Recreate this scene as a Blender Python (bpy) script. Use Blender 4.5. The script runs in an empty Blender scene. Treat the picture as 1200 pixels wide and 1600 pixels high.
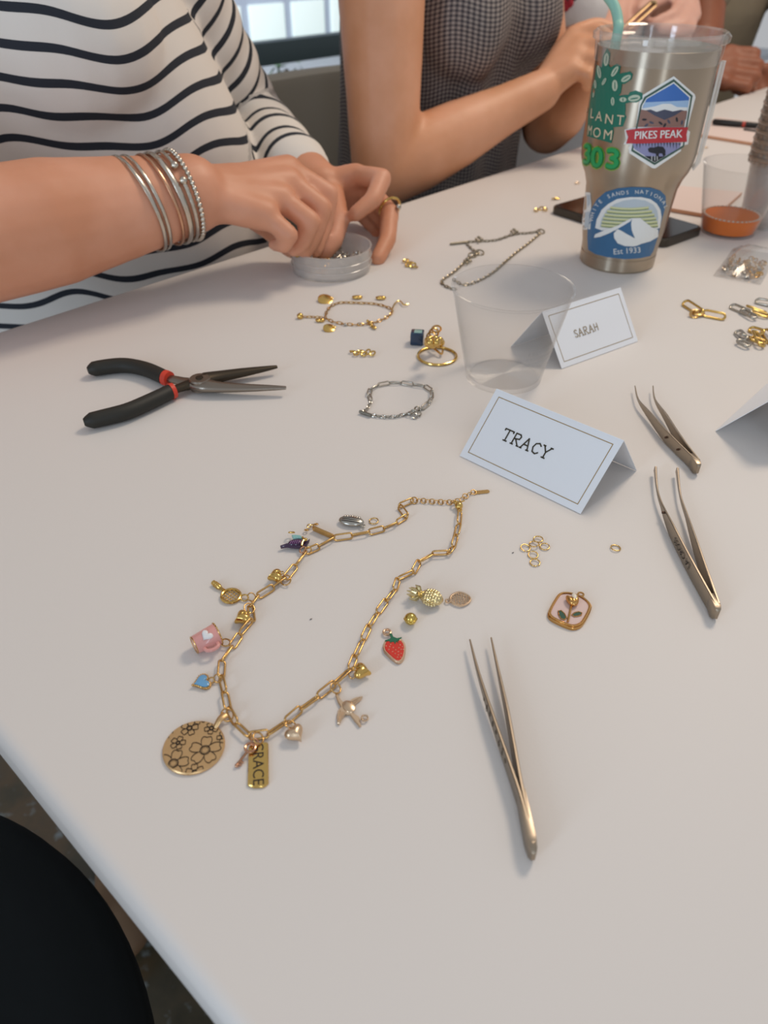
import bpy, bmesh, math, random
import numpy as np
from mathutils import Vector, Matrix, geometry
random.seed(7)
R = math.radians
scene = bpy.context.scene
COL = scene.collection
TZ = 0.74                      # table-top height
CAMZ = TZ + 0.27
FPX = 1155.0                   # focal length in pixels of a 1200 x 1600 frame
PITCH = R(38.6)

# ---------------------------------------------------------------- camera
cam_data = bpy.data.cameras.new('camera')
cam = bpy.data.objects.new('camera', cam_data)
COL.objects.link(cam)
cam.location = (0, 0, CAMZ)
cam.rotation_euler = (R(90) - PITCH, 0, 0)
cam_data.sensor_fit = 'VERTICAL'
cam_data.sensor_height = 36
cam_data.sensor_width = 27
cam_data.lens = 36 * FPX / 1600
cam_data.clip_start = 0.01
cam_data.dof.use_dof = True
cam_data.dof.focus_distance = 0.42
cam_data.dof.aperture_fstop = 10
scene.camera = cam

# ---------------------------------------------------------------- world, lights, exposure
world = bpy.data.worlds.new('room_daylight')
scene.world = world
world.use_nodes = True
bg = world.node_tree.nodes['Background']
bg.inputs[0].default_value = (0.94, 0.96, 1.0, 1)
bg.inputs[1].default_value = 0.46


def area(name, loc, target, sx, sy, energy, color):
    l = bpy.data.lights.new(name, 'AREA')
    l.shape = 'RECTANGLE'
    l.size, l.size_y = sx, sy
    l.energy = energy
    l.color = color
    o = bpy.data.objects.new(name, l)
    COL.objects.link(o)
    o.location = loc
    o.rotation_euler = (Vector(target) - Vector(loc)).to_track_quat('-Z', 'Y').to_euler()
    return o


area('ceiling_lamp', (0.95, 1.35, TZ + 1.75), (0.1, 0.5, TZ), 0.5, 0.5, 19.5, (1.0, 0.83, 0.65))
area('daylight_window', (-1.65, -1.5, TZ + 0.35), (0.0, 0.3, TZ), 0.45, 2.0, 27, (0.64, 0.81, 1.0))
area('daylight_window', (0.33, -2.0, TZ + 0.95), (0.1, 0.5, TZ), 0.15, 2.2, 8, (0.72, 0.86, 1.0))

vs = scene.view_settings
vs.view_transform = 'Standard'
vs.look = 'None'
vs.exposure = 0.0
vs.gamma = 1
vs.use_curve_mapping = False

# ---------------------------------------------------------------- helpers: places
CP, SP = math.cos(PITCH), math.sin(PITCH)
FWD = Vector((0, CP, -SP))
UPV = Vector((0, SP, CP))
CAM = Vector((0, 0, CAMZ))


def ray(u, v):
    return Vector((1, 0, 0)) * ((u - 600) / FPX) + UPV * ((800 - v) / FPX) + FWD


def P(u, v, z=0.0):
    """point of the table (or of a level z above it) that the photograph shows at u, v"""
    d = ray(u, v)
    return CAM + d * ((TZ + z - CAMZ) / d.z)


def Q(u, v, depth):
    return CAM + ray(u, v) * depth


EDGE0 = P(0, 515)
ED = Vector((0.69, 0.7238, 0)).normalized()      # along the guests' side of the table
EN = Vector((-ED.y, ED.x, 0))                    # away from the table


def W(s, o, z=0.0):
    return Vector((EDGE0.x, EDGE0.y, TZ + z)) + ED * s + EN * o


def on_wall(u, v, o):
    d = ray(u, v)
    base = W(0, o)
    t = (base - CAM).dot(EN) / d.dot(EN)
    return CAM + d * t


def lerp(a, b, t):
    return a + (b - a) * t


# ---------------------------------------------------------------- helpers: materials
def lin(h):
    h = h.lstrip('#')
    out = []
    for i in (0, 2, 4):
        c = int(h[i:i + 2], 16) / 255
        out.append(c / 12.92 if c <= 0.04045 else ((c + 0.055) / 1.055) ** 2.4)
    return (*out, 1)


MATS = {}


def mat(name, hexc, metal=0.0, rough=0.5, trans=0.0, ior=1.45, sss=0.0, noise=None, bump=None, coat=0.0, alpha=1.0, spec=0.5):
    if name in MATS:
        return MATS[name]
    m = bpy.data.materials.new(name)
    m.use_nodes = True
    nt = m.node_tree
    b = nt.nodes['Principled BSDF']
    c = lin(hexc)
    b.inputs['Base Color'].default_value = c
    b.inputs['Metallic'].default_value = metal
    b.inputs['Roughness'].default_value = rough
    b.inputs['IOR'].default_value = ior
    b.inputs['Transmission Weight'].default_value = trans
    b.inputs['Specular IOR Level'].default_value = spec
    b.inputs['Coat Weight'].default_value = coat
    b.inputs['Alpha'].default_value = alpha
    if sss:
        b.inputs['Subsurface Weight'].default_value = sss
        b.inputs['Subsurface Radius'].default_value = (0.012, 0.005, 0.003)
        b.inputs['Subsurface Scale'].default_value = 0.5
    if noise or bump:
        tc = nt.nodes.new('ShaderNodeTexCoord')
    if noise:
        hex2, scale, lo, hi = noise
        n = nt.nodes.new('ShaderNodeTexNoise')
        n.inputs['Scale'].default_value = scale
        n.inputs['Detail'].default_value = 5
        nt.links.new(tc.outputs['Object'], n.inputs['Vector'])
        r = nt.nodes.new('ShaderNodeValToRGB')
        r.color_ramp.elements[0].position = lo
        r.color_ramp.elements[1].position = hi
        r.color_ramp.elements[0].color = c
        r.color_ramp.elements[1].color = lin(hex2)
        nt.links.new(n.outputs['Fac'], r.inputs[0])
        nt.links.new(r.outputs[0], b.inputs['Base Color'])
    if bump:
        scale, strength, dist = bump
        n = nt.nodes.new('ShaderNodeTexNoise')
        n.inputs['Scale'].default_value = scale
        n.inputs['Detail'].default_value = 4
        nt.links.new(tc.outputs['Object'], n.inputs['Vector'])
        bp = nt.nodes.new('ShaderNodeBump')
        bp.inputs['Strength'].default_value = strength
        bp.inputs['Distance'].default_value = dist
        nt.links.new(n.outputs['Fac'], bp.inputs['Height'])
        nt.links.new(bp.outputs[0], b.inputs['Normal'])
    MATS[name] = m
    return m


def clear_plastic(name, hexc, amount=0.95, rough=0.05, drawn=0.0):
    """thin clear plastic: see-through sheet, a mirror sheen towards the rim, a trace of haze"""
    if name in MATS:
        return MATS[name]
    m = bpy.data.materials.new(name)
    m.use_nodes = True
    nt = m.node_tree
    nt.nodes.remove(nt.nodes['Principled BSDF'])
    tr = nt.nodes.new('ShaderNodeBsdfTransparent')
    tr.inputs[0].default_value = (0.99, 0.99, 0.99, 1)
    df = nt.nodes.new('ShaderNodeBsdfDiffuse')
    df.inputs[0].default_value = lin(hexc)
    gl = nt.nodes.new('ShaderNodeBsdfGlossy')
    gl.inputs['Roughness'].default_value = rough
    if drawn:          # fine vertical draw lines of a moulded wall stretch its highlights
        gl.inputs['Anisotropy'].default_value = drawn
        gl.inputs['Rotation'].default_value = 0.25
        tn = nt.nodes.new('ShaderNodeTangent')
        tn.direction_type = 'RADIAL'
        tn.axis = 'Z'
        nt.links.new(tn.outputs[0], gl.inputs['Tangent'])
    lw = nt.nodes.new('ShaderNodeLayerWeight')
    lw.inputs[0].default_value = 0.5
    pw = nt.nodes.new('ShaderNodeMath')
    pw.operation = 'POWER'
    pw.inputs[1].default_value = 3.5
    fr = nt.nodes.new('ShaderNodeMapRange')
    fr.inputs['To Min'].default_value = 0.05 if drawn else 0.045
    fr.inputs['To Max'].default_value = 0.55
    nt.links.new(lw.outputs['Facing'], pw.inputs[0])
    nt.links.new(pw.outputs[0], fr.inputs['Value'])
    m1 = nt.nodes.new('ShaderNodeMixShader')
    m1.inputs[0].default_value = 1 - amount
    m2 = nt.nodes.new('ShaderNodeMixShader')
    nt.links.new(tr.outputs[0], m1.inputs[1])
    nt.links.new(df.outputs[0], m1.inputs[2])
    nt.links.new(fr.outputs[0], m2.inputs[0])
    nt.links.new(m1.outputs[0], m2.inputs[1])
    nt.links.new(gl.outputs[0], m2.inputs[2])
    nt.links.new(m2.outputs[0], nt.nodes['Material Output'].inputs[0])
    MATS[name] = m
    return m


GOLD = lambda: mat('gold', '#d3ab6e', 1, 0.26)
GOLD2 = lambda: mat('yellow_gold', '#ddb86c', 1, 0.2)
PALEGOLD = lambda: mat('pale_gold', '#e0c5a6', 1, 0.32)
SILVER = lambda: mat('silver', '#b9b3a8', 1, 0.25)
STEEL = lambda: mat('brushed_steel', '#b3a593', 1, 0.2)
INK = lambda: mat('dark_engraving', '#2a211a', 0, 0.7)

# ---------------------------------------------------------------- helpers: geometry
OFF = {}


def tag(o, label=None, cat=None, group=None, kind=None):
    if label:
        o['label'] = label
    if cat:
        o['category'] = cat
    if group:
        o['group'] = group
    if kind:
        o['kind'] = kind
    return o


def empty(name, loc, label, cat, group=None):
    o = bpy.data.objects.new(name, None)
    COL.objects.link(o)
    o.location = loc
    o.empty_display_size = 0.01
    OFF[o] = Vector(loc)
    return tag(o, label, cat, group)


def finish(name, me, parent=None, loc=None, angle=40, smooth=True):
    if smooth:
        me.polygons.foreach_set('use_smooth', [True] * len(me.polygons))
        me.set_sharp_from_angle(angle=R(angle))
    o = bpy.data.objects.new(name, me)
    COL.objects.link(o)
    if parent is not None:
        o.parent = parent
        OFF[o] = OFF[parent]
    else:
        off = Vector(loc) if loc is not None else Vector((0, 0, 0))
        o.location = off
        OFF[o] = off
    return o


class G:
    def __init__(self):
        self.v, self.f, self.m = [], [], []

    def add(self, vs_, fs, mi=0):
        k = len(self.v)
        self.v += [Vector(p) for p in vs_]
        self.f += [tuple(i + k for i in q) for q in fs]
        self.m += [mi] * len(fs)
        return self

    def tube(self, pts, r, n=8, closed=False, mi=0, flat=1.0, up=None, cap=True):
        """swept tube; r a number or one per point; flat squashes it along its normal"""
        pts = [Vector(p) for p in pts]
        N = len(pts)
        rs = [r] * N if not hasattr(r, '__len__') else list(r)
        tang = []
        for i in range(N):
            a = pts[(i - 1) % N] if (closed or i) else pts[i]
            b = pts[(i + 1) % N] if (closed or i < N - 1) else pts[i]
            t = b - a
            tang.append(t.normalized() if t.length > 1e-9 else Vector((0, 0, 1)))
        ref = Vector(up) if up is not None else (Vector((0, 0, 1)) if abs(tang[0].z) < 0.9 else Vector((1, 0, 0)))
        verts = []
        for i in range(N):
            if up is None and i:
                ref = ref - tang[i] * ref.dot(tang[i])
                if ref.length < 1e-6:
                    ref = tang[i].orthogonal()
            nn = (ref - tang[i] * ref.dot(tang[i])).normalized()
            bb = tang[i].cross(nn)
            if up is None:
                ref = nn
            for k in range(n):
                a = 2 * math.pi * k / n
                verts.append(pts[i] + nn * (math.cos(a) * rs[i] * flat) + bb * (math.sin(a) * rs[i]))
        fs = []
        for i in range(N if closed else N - 1):
            j = (i + 1) % N
            for k in range(n):
                l = (k + 1) % n
                fs.append((i * n + k, i * n + l, j * n + l, j * n + k))
        if not closed and cap:
            fs.append(tuple(range(n - 1, -1, -1)))
            fs.append(tuple((N - 1) * n + k for k in range(n)))
        return self.add(verts, fs, mi)

    def lathe(self, prof, c, n=48, mi=0, axis=None):
        """prof: list of (radius, height); closed when first and last radius are 0"""
        c = Vector(c)
        M3 = Matrix.Identity(3) if axis is None else Vector(axis).to_track_quat('Z', 'Y').to_matrix()
        vs_, fs, rings = [], [], []
        for r, z in prof:
            if r < 1e-7:
                rings.append([len(vs_)] * n)
                vs_.append(c + M3 @ Vector((0, 0, z)))
            else:
                rings.append(list(range(len(vs_), len(vs_) + n)))
                for k in range(n):
                    a = 2 * math.pi * k / n
                    vs_.append(c + M3 @ Vector((r * math.cos(a), r * math.sin(a), z)))
        for i in range(len(prof) - 1):
            A, B = rings[i], rings[i + 1]
            for k in range(n):
                l = (k + 1) % n
                q = []
                for x in (A[k], A[l], B[l], B[k]):
                    if x not in q:
                        q.append(x)
                if len(q) > 2:
                    fs.append(tuple(q))
        return self.add(vs_, fs, mi)

    def ell(self, c, rad, M3=None, nu=16, nv=10, mi=0):
        M3 = M3 or Matrix.Identity(3)
        c = Vector(c)
        vs_, fs = [], []
        rings = []
        for i in range(nv + 1):
            th = math.pi * i / nv
            if i in (0, nv):
                rings.append([len(vs_)] * nu)
                vs_.append(c + M3 @ Vector((0, 0, rad[2] * math.cos(th))))
            else:
                rings.append(list(range(len(vs_), len(vs_) + nu)))
                for k in range(nu):
                    a = 2 * math.pi * k / nu
                    vs_.append(c + M3 @ Vector((rad[0] * math.sin(th) * math.cos(a), rad[1] * math.sin(th) * math.sin(a), rad[2] * math.cos(th))))
        for i in range(nv):
            for k in range(nu):
                l = (k + 1) % nu
                q = []
                for x in (rings[i][k], rings[i + 1][k], rings[i + 1][l], rings[i][l]):
                    if x not in q:
                        q.append(x)
                if len(q) > 2:
                    fs.append(tuple(q))
        return self.add(vs_, fs, mi)

    def prism(self, pts, thick, nrm=None, mi=0, side=None, bevel=0.0):
        """plate with the outline pts as its top face, thick deep against nrm, top rim bevelled"""
        pts = [Vector(p) for p in pts]
        n = Vector(nrm) if nrm is not None else Vector((0, 0, 1))
        area_n = Vector((0, 0, 0))
        for i in range(len(pts)):
            area_n += pts[i].cross(pts[(i + 1) % len(pts)])
        if area_n.dot(n) < 0:
            pts = pts[::-1]
        N = len(pts)
        side = mi if side is None else side
        tris = geometry.tessellate_polygon([pts])
        top = pts
        rings = []
        if bevel:
            ins = []
            for i in range(N):
                a, b, c = pts[i - 1], pts[i], pts[(i + 1) % N]
                n1 = n.cross((b - a).normalized())
                n2 = n.cross((c - b).normalized())
                d = (n1 + n2)
                d = d.normalized() if d.length > 1e-6 else n1
                ins.append(b + d * bevel)
            top = ins
            rings = [ins, [p - n * bevel for p in pts]]
        else:
            rings = [pts]
        rings.append([p - n * thick for p in pts])
        k0 = len(self.v)
        for rg in rings:
            self.v += rg
        for t in tris:
            a, b, c = t
            if (top[b] - top[a]).cross(top[c] - top[a]).dot(n) < 0:
                t = (a, c, b)
            self.f.append(tuple(k0 + x for x in t)); self.m.append(mi)
            L = k0 + (len(rings) - 1) * N
            self.f.append(tuple(L + x for x in t[::-1])); self.m.append(side)
        for q in range(len(rings) - 1):
            for i in range(N):
                j = (i + 1) % N
                a, b = k0 + q * N, k0 + (q + 1) * N
                self.f.append((a + i, b + i, b + j, a + j)); self.m.append(side)
        return self

    def box(self, c, size, M3=None, mi=0):
        M3 = M3 or Matrix.Identity(3)
        c = Vector(c)
        vs_ = [c + M3 @ Vector((sx * size[0] / 2, sy * size[1] / 2, sz * size[2] / 2)) for sx in (-1, 1) for sy in (-1, 1) for sz in (-1, 1)]
        fs = [(0, 1, 3, 2), (4, 6, 7, 5), (0, 4, 5, 1), (2, 3, 7, 6), (0, 2, 6, 4), (1, 5, 7, 3)]
        return self.add(vs_, fs, mi)

    def mesh(self, name, mats, off):
        me = bpy.data.meshes.new(name)
        off = Vector(off)
        me.from_pydata([tuple(p - off) for p in self.v], [], self.f)
        for m in (mats if isinstance(mats, (list, tuple)) else [mats]):
            me.materials.append(m)
        me.polygons.foreach_set('material_index', self.m)
        bm = bmesh.new()
        bm.from_mesh(me)
        bmesh.ops.recalc_face_normals(bm, faces=bm.faces)
        bm.to_mesh(me)
        bm.free()
        return me

    def build(self, name, mats, parent=None, loc=None, angle=40, smooth=True, bevel=0.0):
        off = OFF[parent] if parent is not None else (Vector(loc) if loc is not None else Vector((0, 0, 0)))
        me = self.mesh(name, mats, off)
        if bevel:
            bm = bmesh.new()
            bm.from_mesh(me)
            es = [e for e in bm.edges if len(e.link_faces) == 2 and e.calc_face_angle(0) > R(35)]
            bmesh.ops.bevel(bm, geom=es, offset=bevel, segments=2, profile=0.6, affect='EDGES')
            bm.to_mesh(me)
            bm.free()
        return finish(name, me, parent, off if parent is None else None, angle, smooth)


def text_geo(body, size):
    """flat triangles of a word, baseline at y = 0, centred on x"""
    cu = bpy.data.curves.new('lettering', 'FONT')
    cu.body = body
    cu.size = size
    cu.align_x = 'CENTER'
    cu.resolution_u = 3
    o = bpy.data.objects.new('lettering', cu)
    COL.objects.link(o)
    dg = bpy.context.evaluated_depsgraph_get()
    me = bpy.data.meshes.new_from_object(o.evaluated_get(dg))
    vs_ = [v.co.copy() for v in me.vertices]
    fs = [tuple(p.vertices) for p in me.polygons]
    bpy.data.objects.remove(o)
    bpy.data.curves.remove(cu)
    bpy.data.meshes.remove(me)
    return vs_, fs


def ring_pts(c, r, n=20, M3=None, ry=None):
    M3 = M3 or Matrix.Identity(3)
    return [Vector(c) + M3 @ Vector((r * math.cos(2 * math.pi * k / n), (ry or r) * math.sin(2 * math.pi * k / n), 0)) for k in range(n)]


def resample(pts, step):
    pts = [Vector(p) for p in pts]
    L = [0]
    for a, b in zip(pts, pts[1:]):
        L.append(L[-1] + (b - a).length)
    n = max(2, int(round(L[-1] / step)))
    out = []
    j = 0
    for i in range(n + 1):
        t = L[-1] * i / n
        while j < len(L) - 2 and L[j + 1] < t:
            j += 1
        out.append(pts[j].lerp(pts[j + 1], (t - L[j]) / max(1e-9, L[j + 1] - L[j])))
    return out


def spline(pts, k=8, closed=False):
    """Catmull-Rom through pts"""
    pts = [Vector(p) for p in pts]
    N = len(pts)
    out = []
    for i in range(N if closed else N - 1):
        p0 = pts[(i - 1) % N] if (closed or i) else pts[0]
        p1, p2 = pts[i], pts[(i + 1) % N]
        p3 = pts[(i + 2) % N] if (closed or i + 2 < N) else pts[-1]
        for q in range(k):
            t = q / k
            out.append(0.5 * ((2 * p1) + (p2 - p0) * t + (2 * p0 - 5 * p1 + 4 * p2 - p3) * t * t + (3 * p1 - p0 - 3 * p2 + p3) * t ** 3))
    if not closed:
        out.append(pts[-1])
    return out


def limb(g, chain, n=16):
    """chain of (point, radius) as overlapping balls and tapered tubes"""
    for p, r in chain:
        g.ell(p, (r, r, r), nu=n, nv=max(6, n // 2))
    for (a, ra), (b, rb) in zip(chain, chain[1:]):
        if (Vector(b) - Vector(a)).length > 1e-5:
            g.tube([a, b], [ra, rb], n=n)


def fuse(g, name, mats, parent, voxel, smooth_n=6, fac=0.5):
    """melt overlapping closed pieces into one continuous surface"""
    me = g.mesh(name, mats, OFF[parent])
    o = bpy.data.objects.new(name, me)
    COL.objects.link(o)
    md = o.modifiers.new('remesh', 'REMESH')
    md.mode = 'VOXEL'
    md.voxel_size = voxel
    md.use_smooth_shade = True
    if smooth_n:
        sm = o.modifiers.new('smooth', 'SMOOTH')
        sm.factor = fac
        sm.iterations = smooth_n
    dg = bpy.context.evaluated_depsgraph_get()
    out = bpy.data.meshes.new_from_object(o.evaluated_get(dg))
    out.name = name
    bpy.data.objects.remove(o)
    out.materials.clear()
    for m in (mats if isinstance(mats, (list, tuple)) else [mats]):
        out.materials.append(m)
    out.polygons.foreach_set('material_index', [0] * len(out.polygons))
    out.polygons.foreach_set('use_smooth', [True] * len(out.polygons))
    r = bpy.data.objects.new(name, out)
    COL.objects.link(r)
    r.parent = parent
    OFF[r] = OFF[parent]
    return r

# ================================================================ the setting
WALL_O = 2.1
cloth_white = mat('white_table_covering', '#dcd6d1', 0, 0.55, bump=(900, 0.12, 0.0004))


def table_setting():
    # floor: dark stained concrete
    m = bpy.data.materials.new('stained_concrete')
    m.use_nodes = True
    nt = m.node_tree
    b = nt.nodes['Principled BSDF']
    b.inputs['Roughness'].default_value = 0.35
    tc = nt.nodes.new('ShaderNodeTexCoord')
    n1 = nt.nodes.new('ShaderNodeTexNoise'); n1.inputs['Scale'].default_value = 9; n1.inputs['Detail'].default_value = 8
    n2 = nt.nodes.new('ShaderNodeTexNoise'); n2.inputs['Scale'].default_value = 42; n2.inputs['Detail'].default_value = 3
    r1 = nt.nodes.new('ShaderNodeValToRGB')
    for p, c in ((0.3, '#2c2a20'), (0.45, '#4d4636'), (0.55, '#63503a'), (0.7, '#4e4a3e')):
        if p == 0.3:
            e = r1.color_ramp.elements[0]; e.position = p
        elif p == 0.7:
            e = r1.color_ramp.elements[-1]; e.position = p
        else:
            e = r1.color_ramp.elements.new(p)
        e.color = lin(c)
    r2 = nt.nodes.new('ShaderNodeValToRGB')
    r2.color_ramp.elements[0].position = 0.58; r2.color_ramp.elements[0].color = (0, 0, 0, 1)
    r2.color_ramp.elements[1].position = 0.80; r2.color_ramp.elements[1].color = (1, 1, 1, 1)
    mx = nt.nodes.new('ShaderNodeMix'); mx.data_type = 'RGBA'
    for nn in (n1, n2):
        nt.links.new(tc.outputs['Object'], nn.inputs['Vector'])
    nt.links.new(n1.outputs['Fac'], r1.inputs[0]); nt.links.new(n2.outputs['Fac'], r2.inputs[0])
    nt.links.new(r2.outputs[0], mx.inputs[0]); nt.links.new(r1.outputs[0], mx.inputs[6])
    mx.inputs[7].default_value = lin('#8f9a9c')
    nt.links.new(mx.outputs[2], b.inputs['Base Color'])
    g = G()
    g.box((1.0, 1.2, -0.05), (9, 9, 0.1))
    tag(g.build('floor', m, loc=(0, 0, 0)), kind='structure')

    # back wall with its glazed opening
    zr1 = on_wall(480, 60, WALL_O).z
    zr0 = on_wall(480, 96, WALL_O).z
    wallm = mat('beige_plaster', '#9c8b74', 0, 0.8, bump=(60, 0.1, 0.002))
    frame = mat('dark_window_frame', '#3b4a4e', 0, 0.45)
    ang = Matrix((ED, EN, Vector((0, 0, 1)))).transposed()
    S0, S1, Z0, Z1 = -0.2, 3.2, 0.12, 2.55

    def wbox(g, s0, s1, z0, z1, o0=WALL_O, th=0.14, mi=0):
        c = W((s0 + s1) / 2, o0 + th / 2, (z0 + z1) / 2 - TZ)
        g.box(c, (s1 - s0, th, z1 - z0), ang, mi)
    g = G()
    wbox(g, -2.6, S0, 0, 2.8); wbox(g, S1, 6.2, 0, 2.8)
    wbox(g, S0, S1, 0, Z0); wbox(g, S0, S1, Z1, 2.8)
    tag(g.build('wall_back', wallm, loc=W(1, WALL_O, -TZ)), kind='structure')
    win = bpy.data.objects.new('window_1', None)
    COL.objects.link(win)
    win.location = W(1.5, WALL_O, Z0 - TZ)
    OFF[win] = Vector(win.location)
    win['kind'] = 'structure'
    for s0, s1, z0, z1, nm in ((S0, S1, zr0, zr1, 'window_rail'), (S0, S1, Z0, Z0 + .06, 'window_rail'), (S0, S1, Z1 - .06, Z1, 'window_rail'),
                               (S0, S0 + .06, Z0, Z1, 'window_post'), (S1 - .06, S1, Z0, Z1, 'window_post'), (1.62, 1.68, Z0, Z1, 'window_post')):
        g = G()
        wbox(g, s0, s1, z0, z1, WALL_O + .02, .07)
        g.build(nm, frame, win, bevel=0.004)
    glass = clear_plastic('window_glass', '#ffffff', 0.96, 0.02)
    for s0, s1 in ((S0 + .06, 1.62), (1.68, S1 - .06)):
        for z0, z1 in ((Z0 + .06, zr0), (zr1, Z1 - .06)):
            g = G()
            wbox(g, s0, s1, z0, z1, WALL_O + .05, .006)
            g.build('pane', glass, win)

    # the table
    a, b = P(0, 1165, -0.004), P(350, 1600, -0.004)
    dd = (b - a).normalized()
    # corner where both edges meet
    w = a - EDGE0
    den = ED.x * dd.y - ED.y * dd.x
    K = EDGE0 + ED * ((w.x * dd.y - w.y * dd.x) / den)
    K.z = TZ
    c4 = [K, K + ED * 3.3, K + ED * 3.3 + dd * 0.92, K + dd * 0.92]
    t = empty('table', (c4[0] + c4[2]) / 2 - Vector((0, 0, TZ)), 'long white covered work table strewn with jewellery', 'table')
    g = G()
    g.prism(c4, 0.032, mi=0)
    top = g.mesh('tabletop', [cloth_white], OFF[t])
    bm = bmesh.new(); bm.from_mesh(top)
    bmesh.ops.bevel(bm, geom=[e for e in bm.edges if e.calc_face_angle(0) > R(30)], offset=0.007, segments=5, profile=0.5, affect='EDGES')
    bm.to_mesh(top); bm.free()
    finish('tabletop', top, t, angle=50)
    lm = mat('grey_metal_leg', '#6d6d6b', 0.8, 0.4)
    for ia, ib in ((.25, .13), (3.05, .13), (.25, .79), (3.05, .79)):
        q = K + ED * ia + dd * ib
        g = G()
        g.tube([(q.x, q.y, TZ - .033), (q.x, q.y, 0.012)], 0.016, n=12)
        g.lathe([(0, 0), (.02, 0), (.02, .014), (0, .014)], (q.x, q.y, 0.0), 14)
        g.build('leg', lm, t)


table_setting()

# ---------------------------------------------------------------- outside the window


def outside():
    fac = mat('pale_facade', '#b9c3d6', 0, 0.8)
    glow = bpy.data.materials.new('glowing_window')
    glow.use_nodes = True
    e = glow.node_tree.nodes['Principled BSDF']
    e.inputs['Base Color'].default_value = lin('#e6f1ee')
    e.inputs['Emission Color'].default_value = lin('#e2f2ee')
    e.inputs['Emission Strength'].default_value = 0.55  # emission put into the panes stands in for daylight on them
    O = 6.5
    ang = Matrix((ED, EN, Vector((0, 0, 1)))).transposed()
    b = empty('building', W(3, O, -TZ), 'pale blue building with bright windows seen through the window', 'building')
    g = G(); g.box(W(3.5, O + 1.5, 2 - TZ), (13, 3, 4.0), ang); g.build('facade', fac, b)
    ref = on_wall(480, 36, O)
    zc = ref.z
    sc = (ref - EDGE0).dot(ED)
    for i in range(-5, 6):
        for dz in (-1.15, 0.0, 1.3):
            g = G()
            g.box(W(sc + i * 0.56, O - .02, zc + dz * .7 - TZ), (0.44, 0.05, 0.40), ang)
            g.build('window', glow, b, bevel=0.01)
    # ground outside
    g = G(); g.box(W(2.5, 5.6, -TZ - 0.04), (13, 6.2, 0.06), ang)
    tag(g.build('pavement', mat('pavement_grey', '#a9aeb4', 0, 0.8), loc=W(2.5, 5.6, -TZ)), kind='structure')
    # shrub by the glass
    c = on_wall(447, 108, WALL_O + .55)
    c.z = max(c.z, 0.3)
    sh = empty('shrub', (c.x, c.y, 0), 'dark green leafy shrub outside the window behind the grey chair', 'shrub')
    g = G()
    g.tube([(c.x, c.y, -0.01), (c.x + .02, c.y, c.z * .6), (c.x, c.y, c.z)], [.02, .015, .01])
    g.build('stem', mat('bark', '#4b3a2c', 0, .9), sh)
    g = G()
    for i in range(160):
        d = Vector((random.gauss(0, 1), random.gauss(0, 1), random.gauss(0, .8))).normalized()
        q = c + Vector((0, 0, -.12)) + d * random.uniform(.06, .17)
        t = d.cross(Vector((random.random(), random.random(), random.random()))).normalized()
        n = d.cross(t)
        g.add([q - t * .03, q + n * .012, q + t * .035, q - n * .012], [(0, 1, 2, 3)])
    tag(g.build('foliage', mat('leaf_green', '#4f7a4c', 0, .6), sh), kind='stuff')
    area('facade_fill', W(2.0, 3.6, 3.2), W(2.5, O, 0.6), 3, 3, 300, (0.9, 0.95, 1.0))  # added area lamp that brightens the facade


outside()

# ================================================================ place cards
card_m = mat('white_card', '#e9ebef', 0, 0.6)
gold_line = mat('gold_print', '#a5895a', 0.3, 0.5)
ink_m = mat('dark_ink', '#3c3626', 0, 0.6)


def stroke_word(g, strokes, org, ax, ay, size, n, width, mi):
    """hand lettering: flat pen strokes; each letter a list of polylines in units of its height"""
    for poly in strokes:
        pts = [org + ax * (x * size) + ay * (y * size) + n * 0.00035 for x, y in poly]
        for a, b in zip(pts, pts[1:]):
            d = (b - a).normalized()
            s = d.cross(n).normalized() * width
            a2, b2 = a - d * width * .6, b + d * width * .6
            g.add([a2 + s, b2 + s, b2 - s, a2 - s], [(0, 1, 2, 3)], mi)


LET = {
    'T': ([[(0, 1), (.85, 1)], [(.42, 1), (.42, 0)], [(.25, 0), (.6, 0)], [(0, 1), (0, .85)], [(.85, 1), (.85, .85)]], 1.0),
    'R': ([[(.12, 0), (.12, 1), (.55, 1), (.68, .85), (.62, .6), (.15, .5)], [(.3, .5), (.72, 0)], [(0, 0), (.25, 0)], [(.62, 0), (.82, 0)]], .98),
    'A': ([[(.05, 0), (.42, 1), (.75, 0)], [(.2, .38), (.62, .38)], [(-.05, 0), (.15, 0)], [(.62, 0), (.86, 0)]], 1.0),
    'C': ([[(.72, .8), (.5, .98), (.2, .85), (.08, .5), (.2, .12), (.5, .02), (.72, .2)]], .92),
    'Y': ([[(.05, 1), (.4, .5), (.75, 1)], [(.4, .5), (.4, 0)], [(.25, 0), (.56, 0)], [(-.05, 1), (.15, 1)], [(.65, 1), (.86, 1)]], .95),
    'S': ([[(.62, .85), (.4, 1), (.15, .88), (.2, .6), (.55, .42), (.62, .15), (.38, 0), (.08, .15)]], .8),
    'H': ([[(.1, 0), (.1, 1)], [(.65, 0), (.65, 1)], [(.1, .5), (.65, .5)]], .85),
}


def word_strokes(word):
    out, x = [], 0
    for ch in word:
        st, w = LET[ch]
        out += [[(px + x, py) for px, py in s] for s in st]
        x += w
    return [[(px - x / 2, py - .5) for px, py in s] for s in out], x


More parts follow.
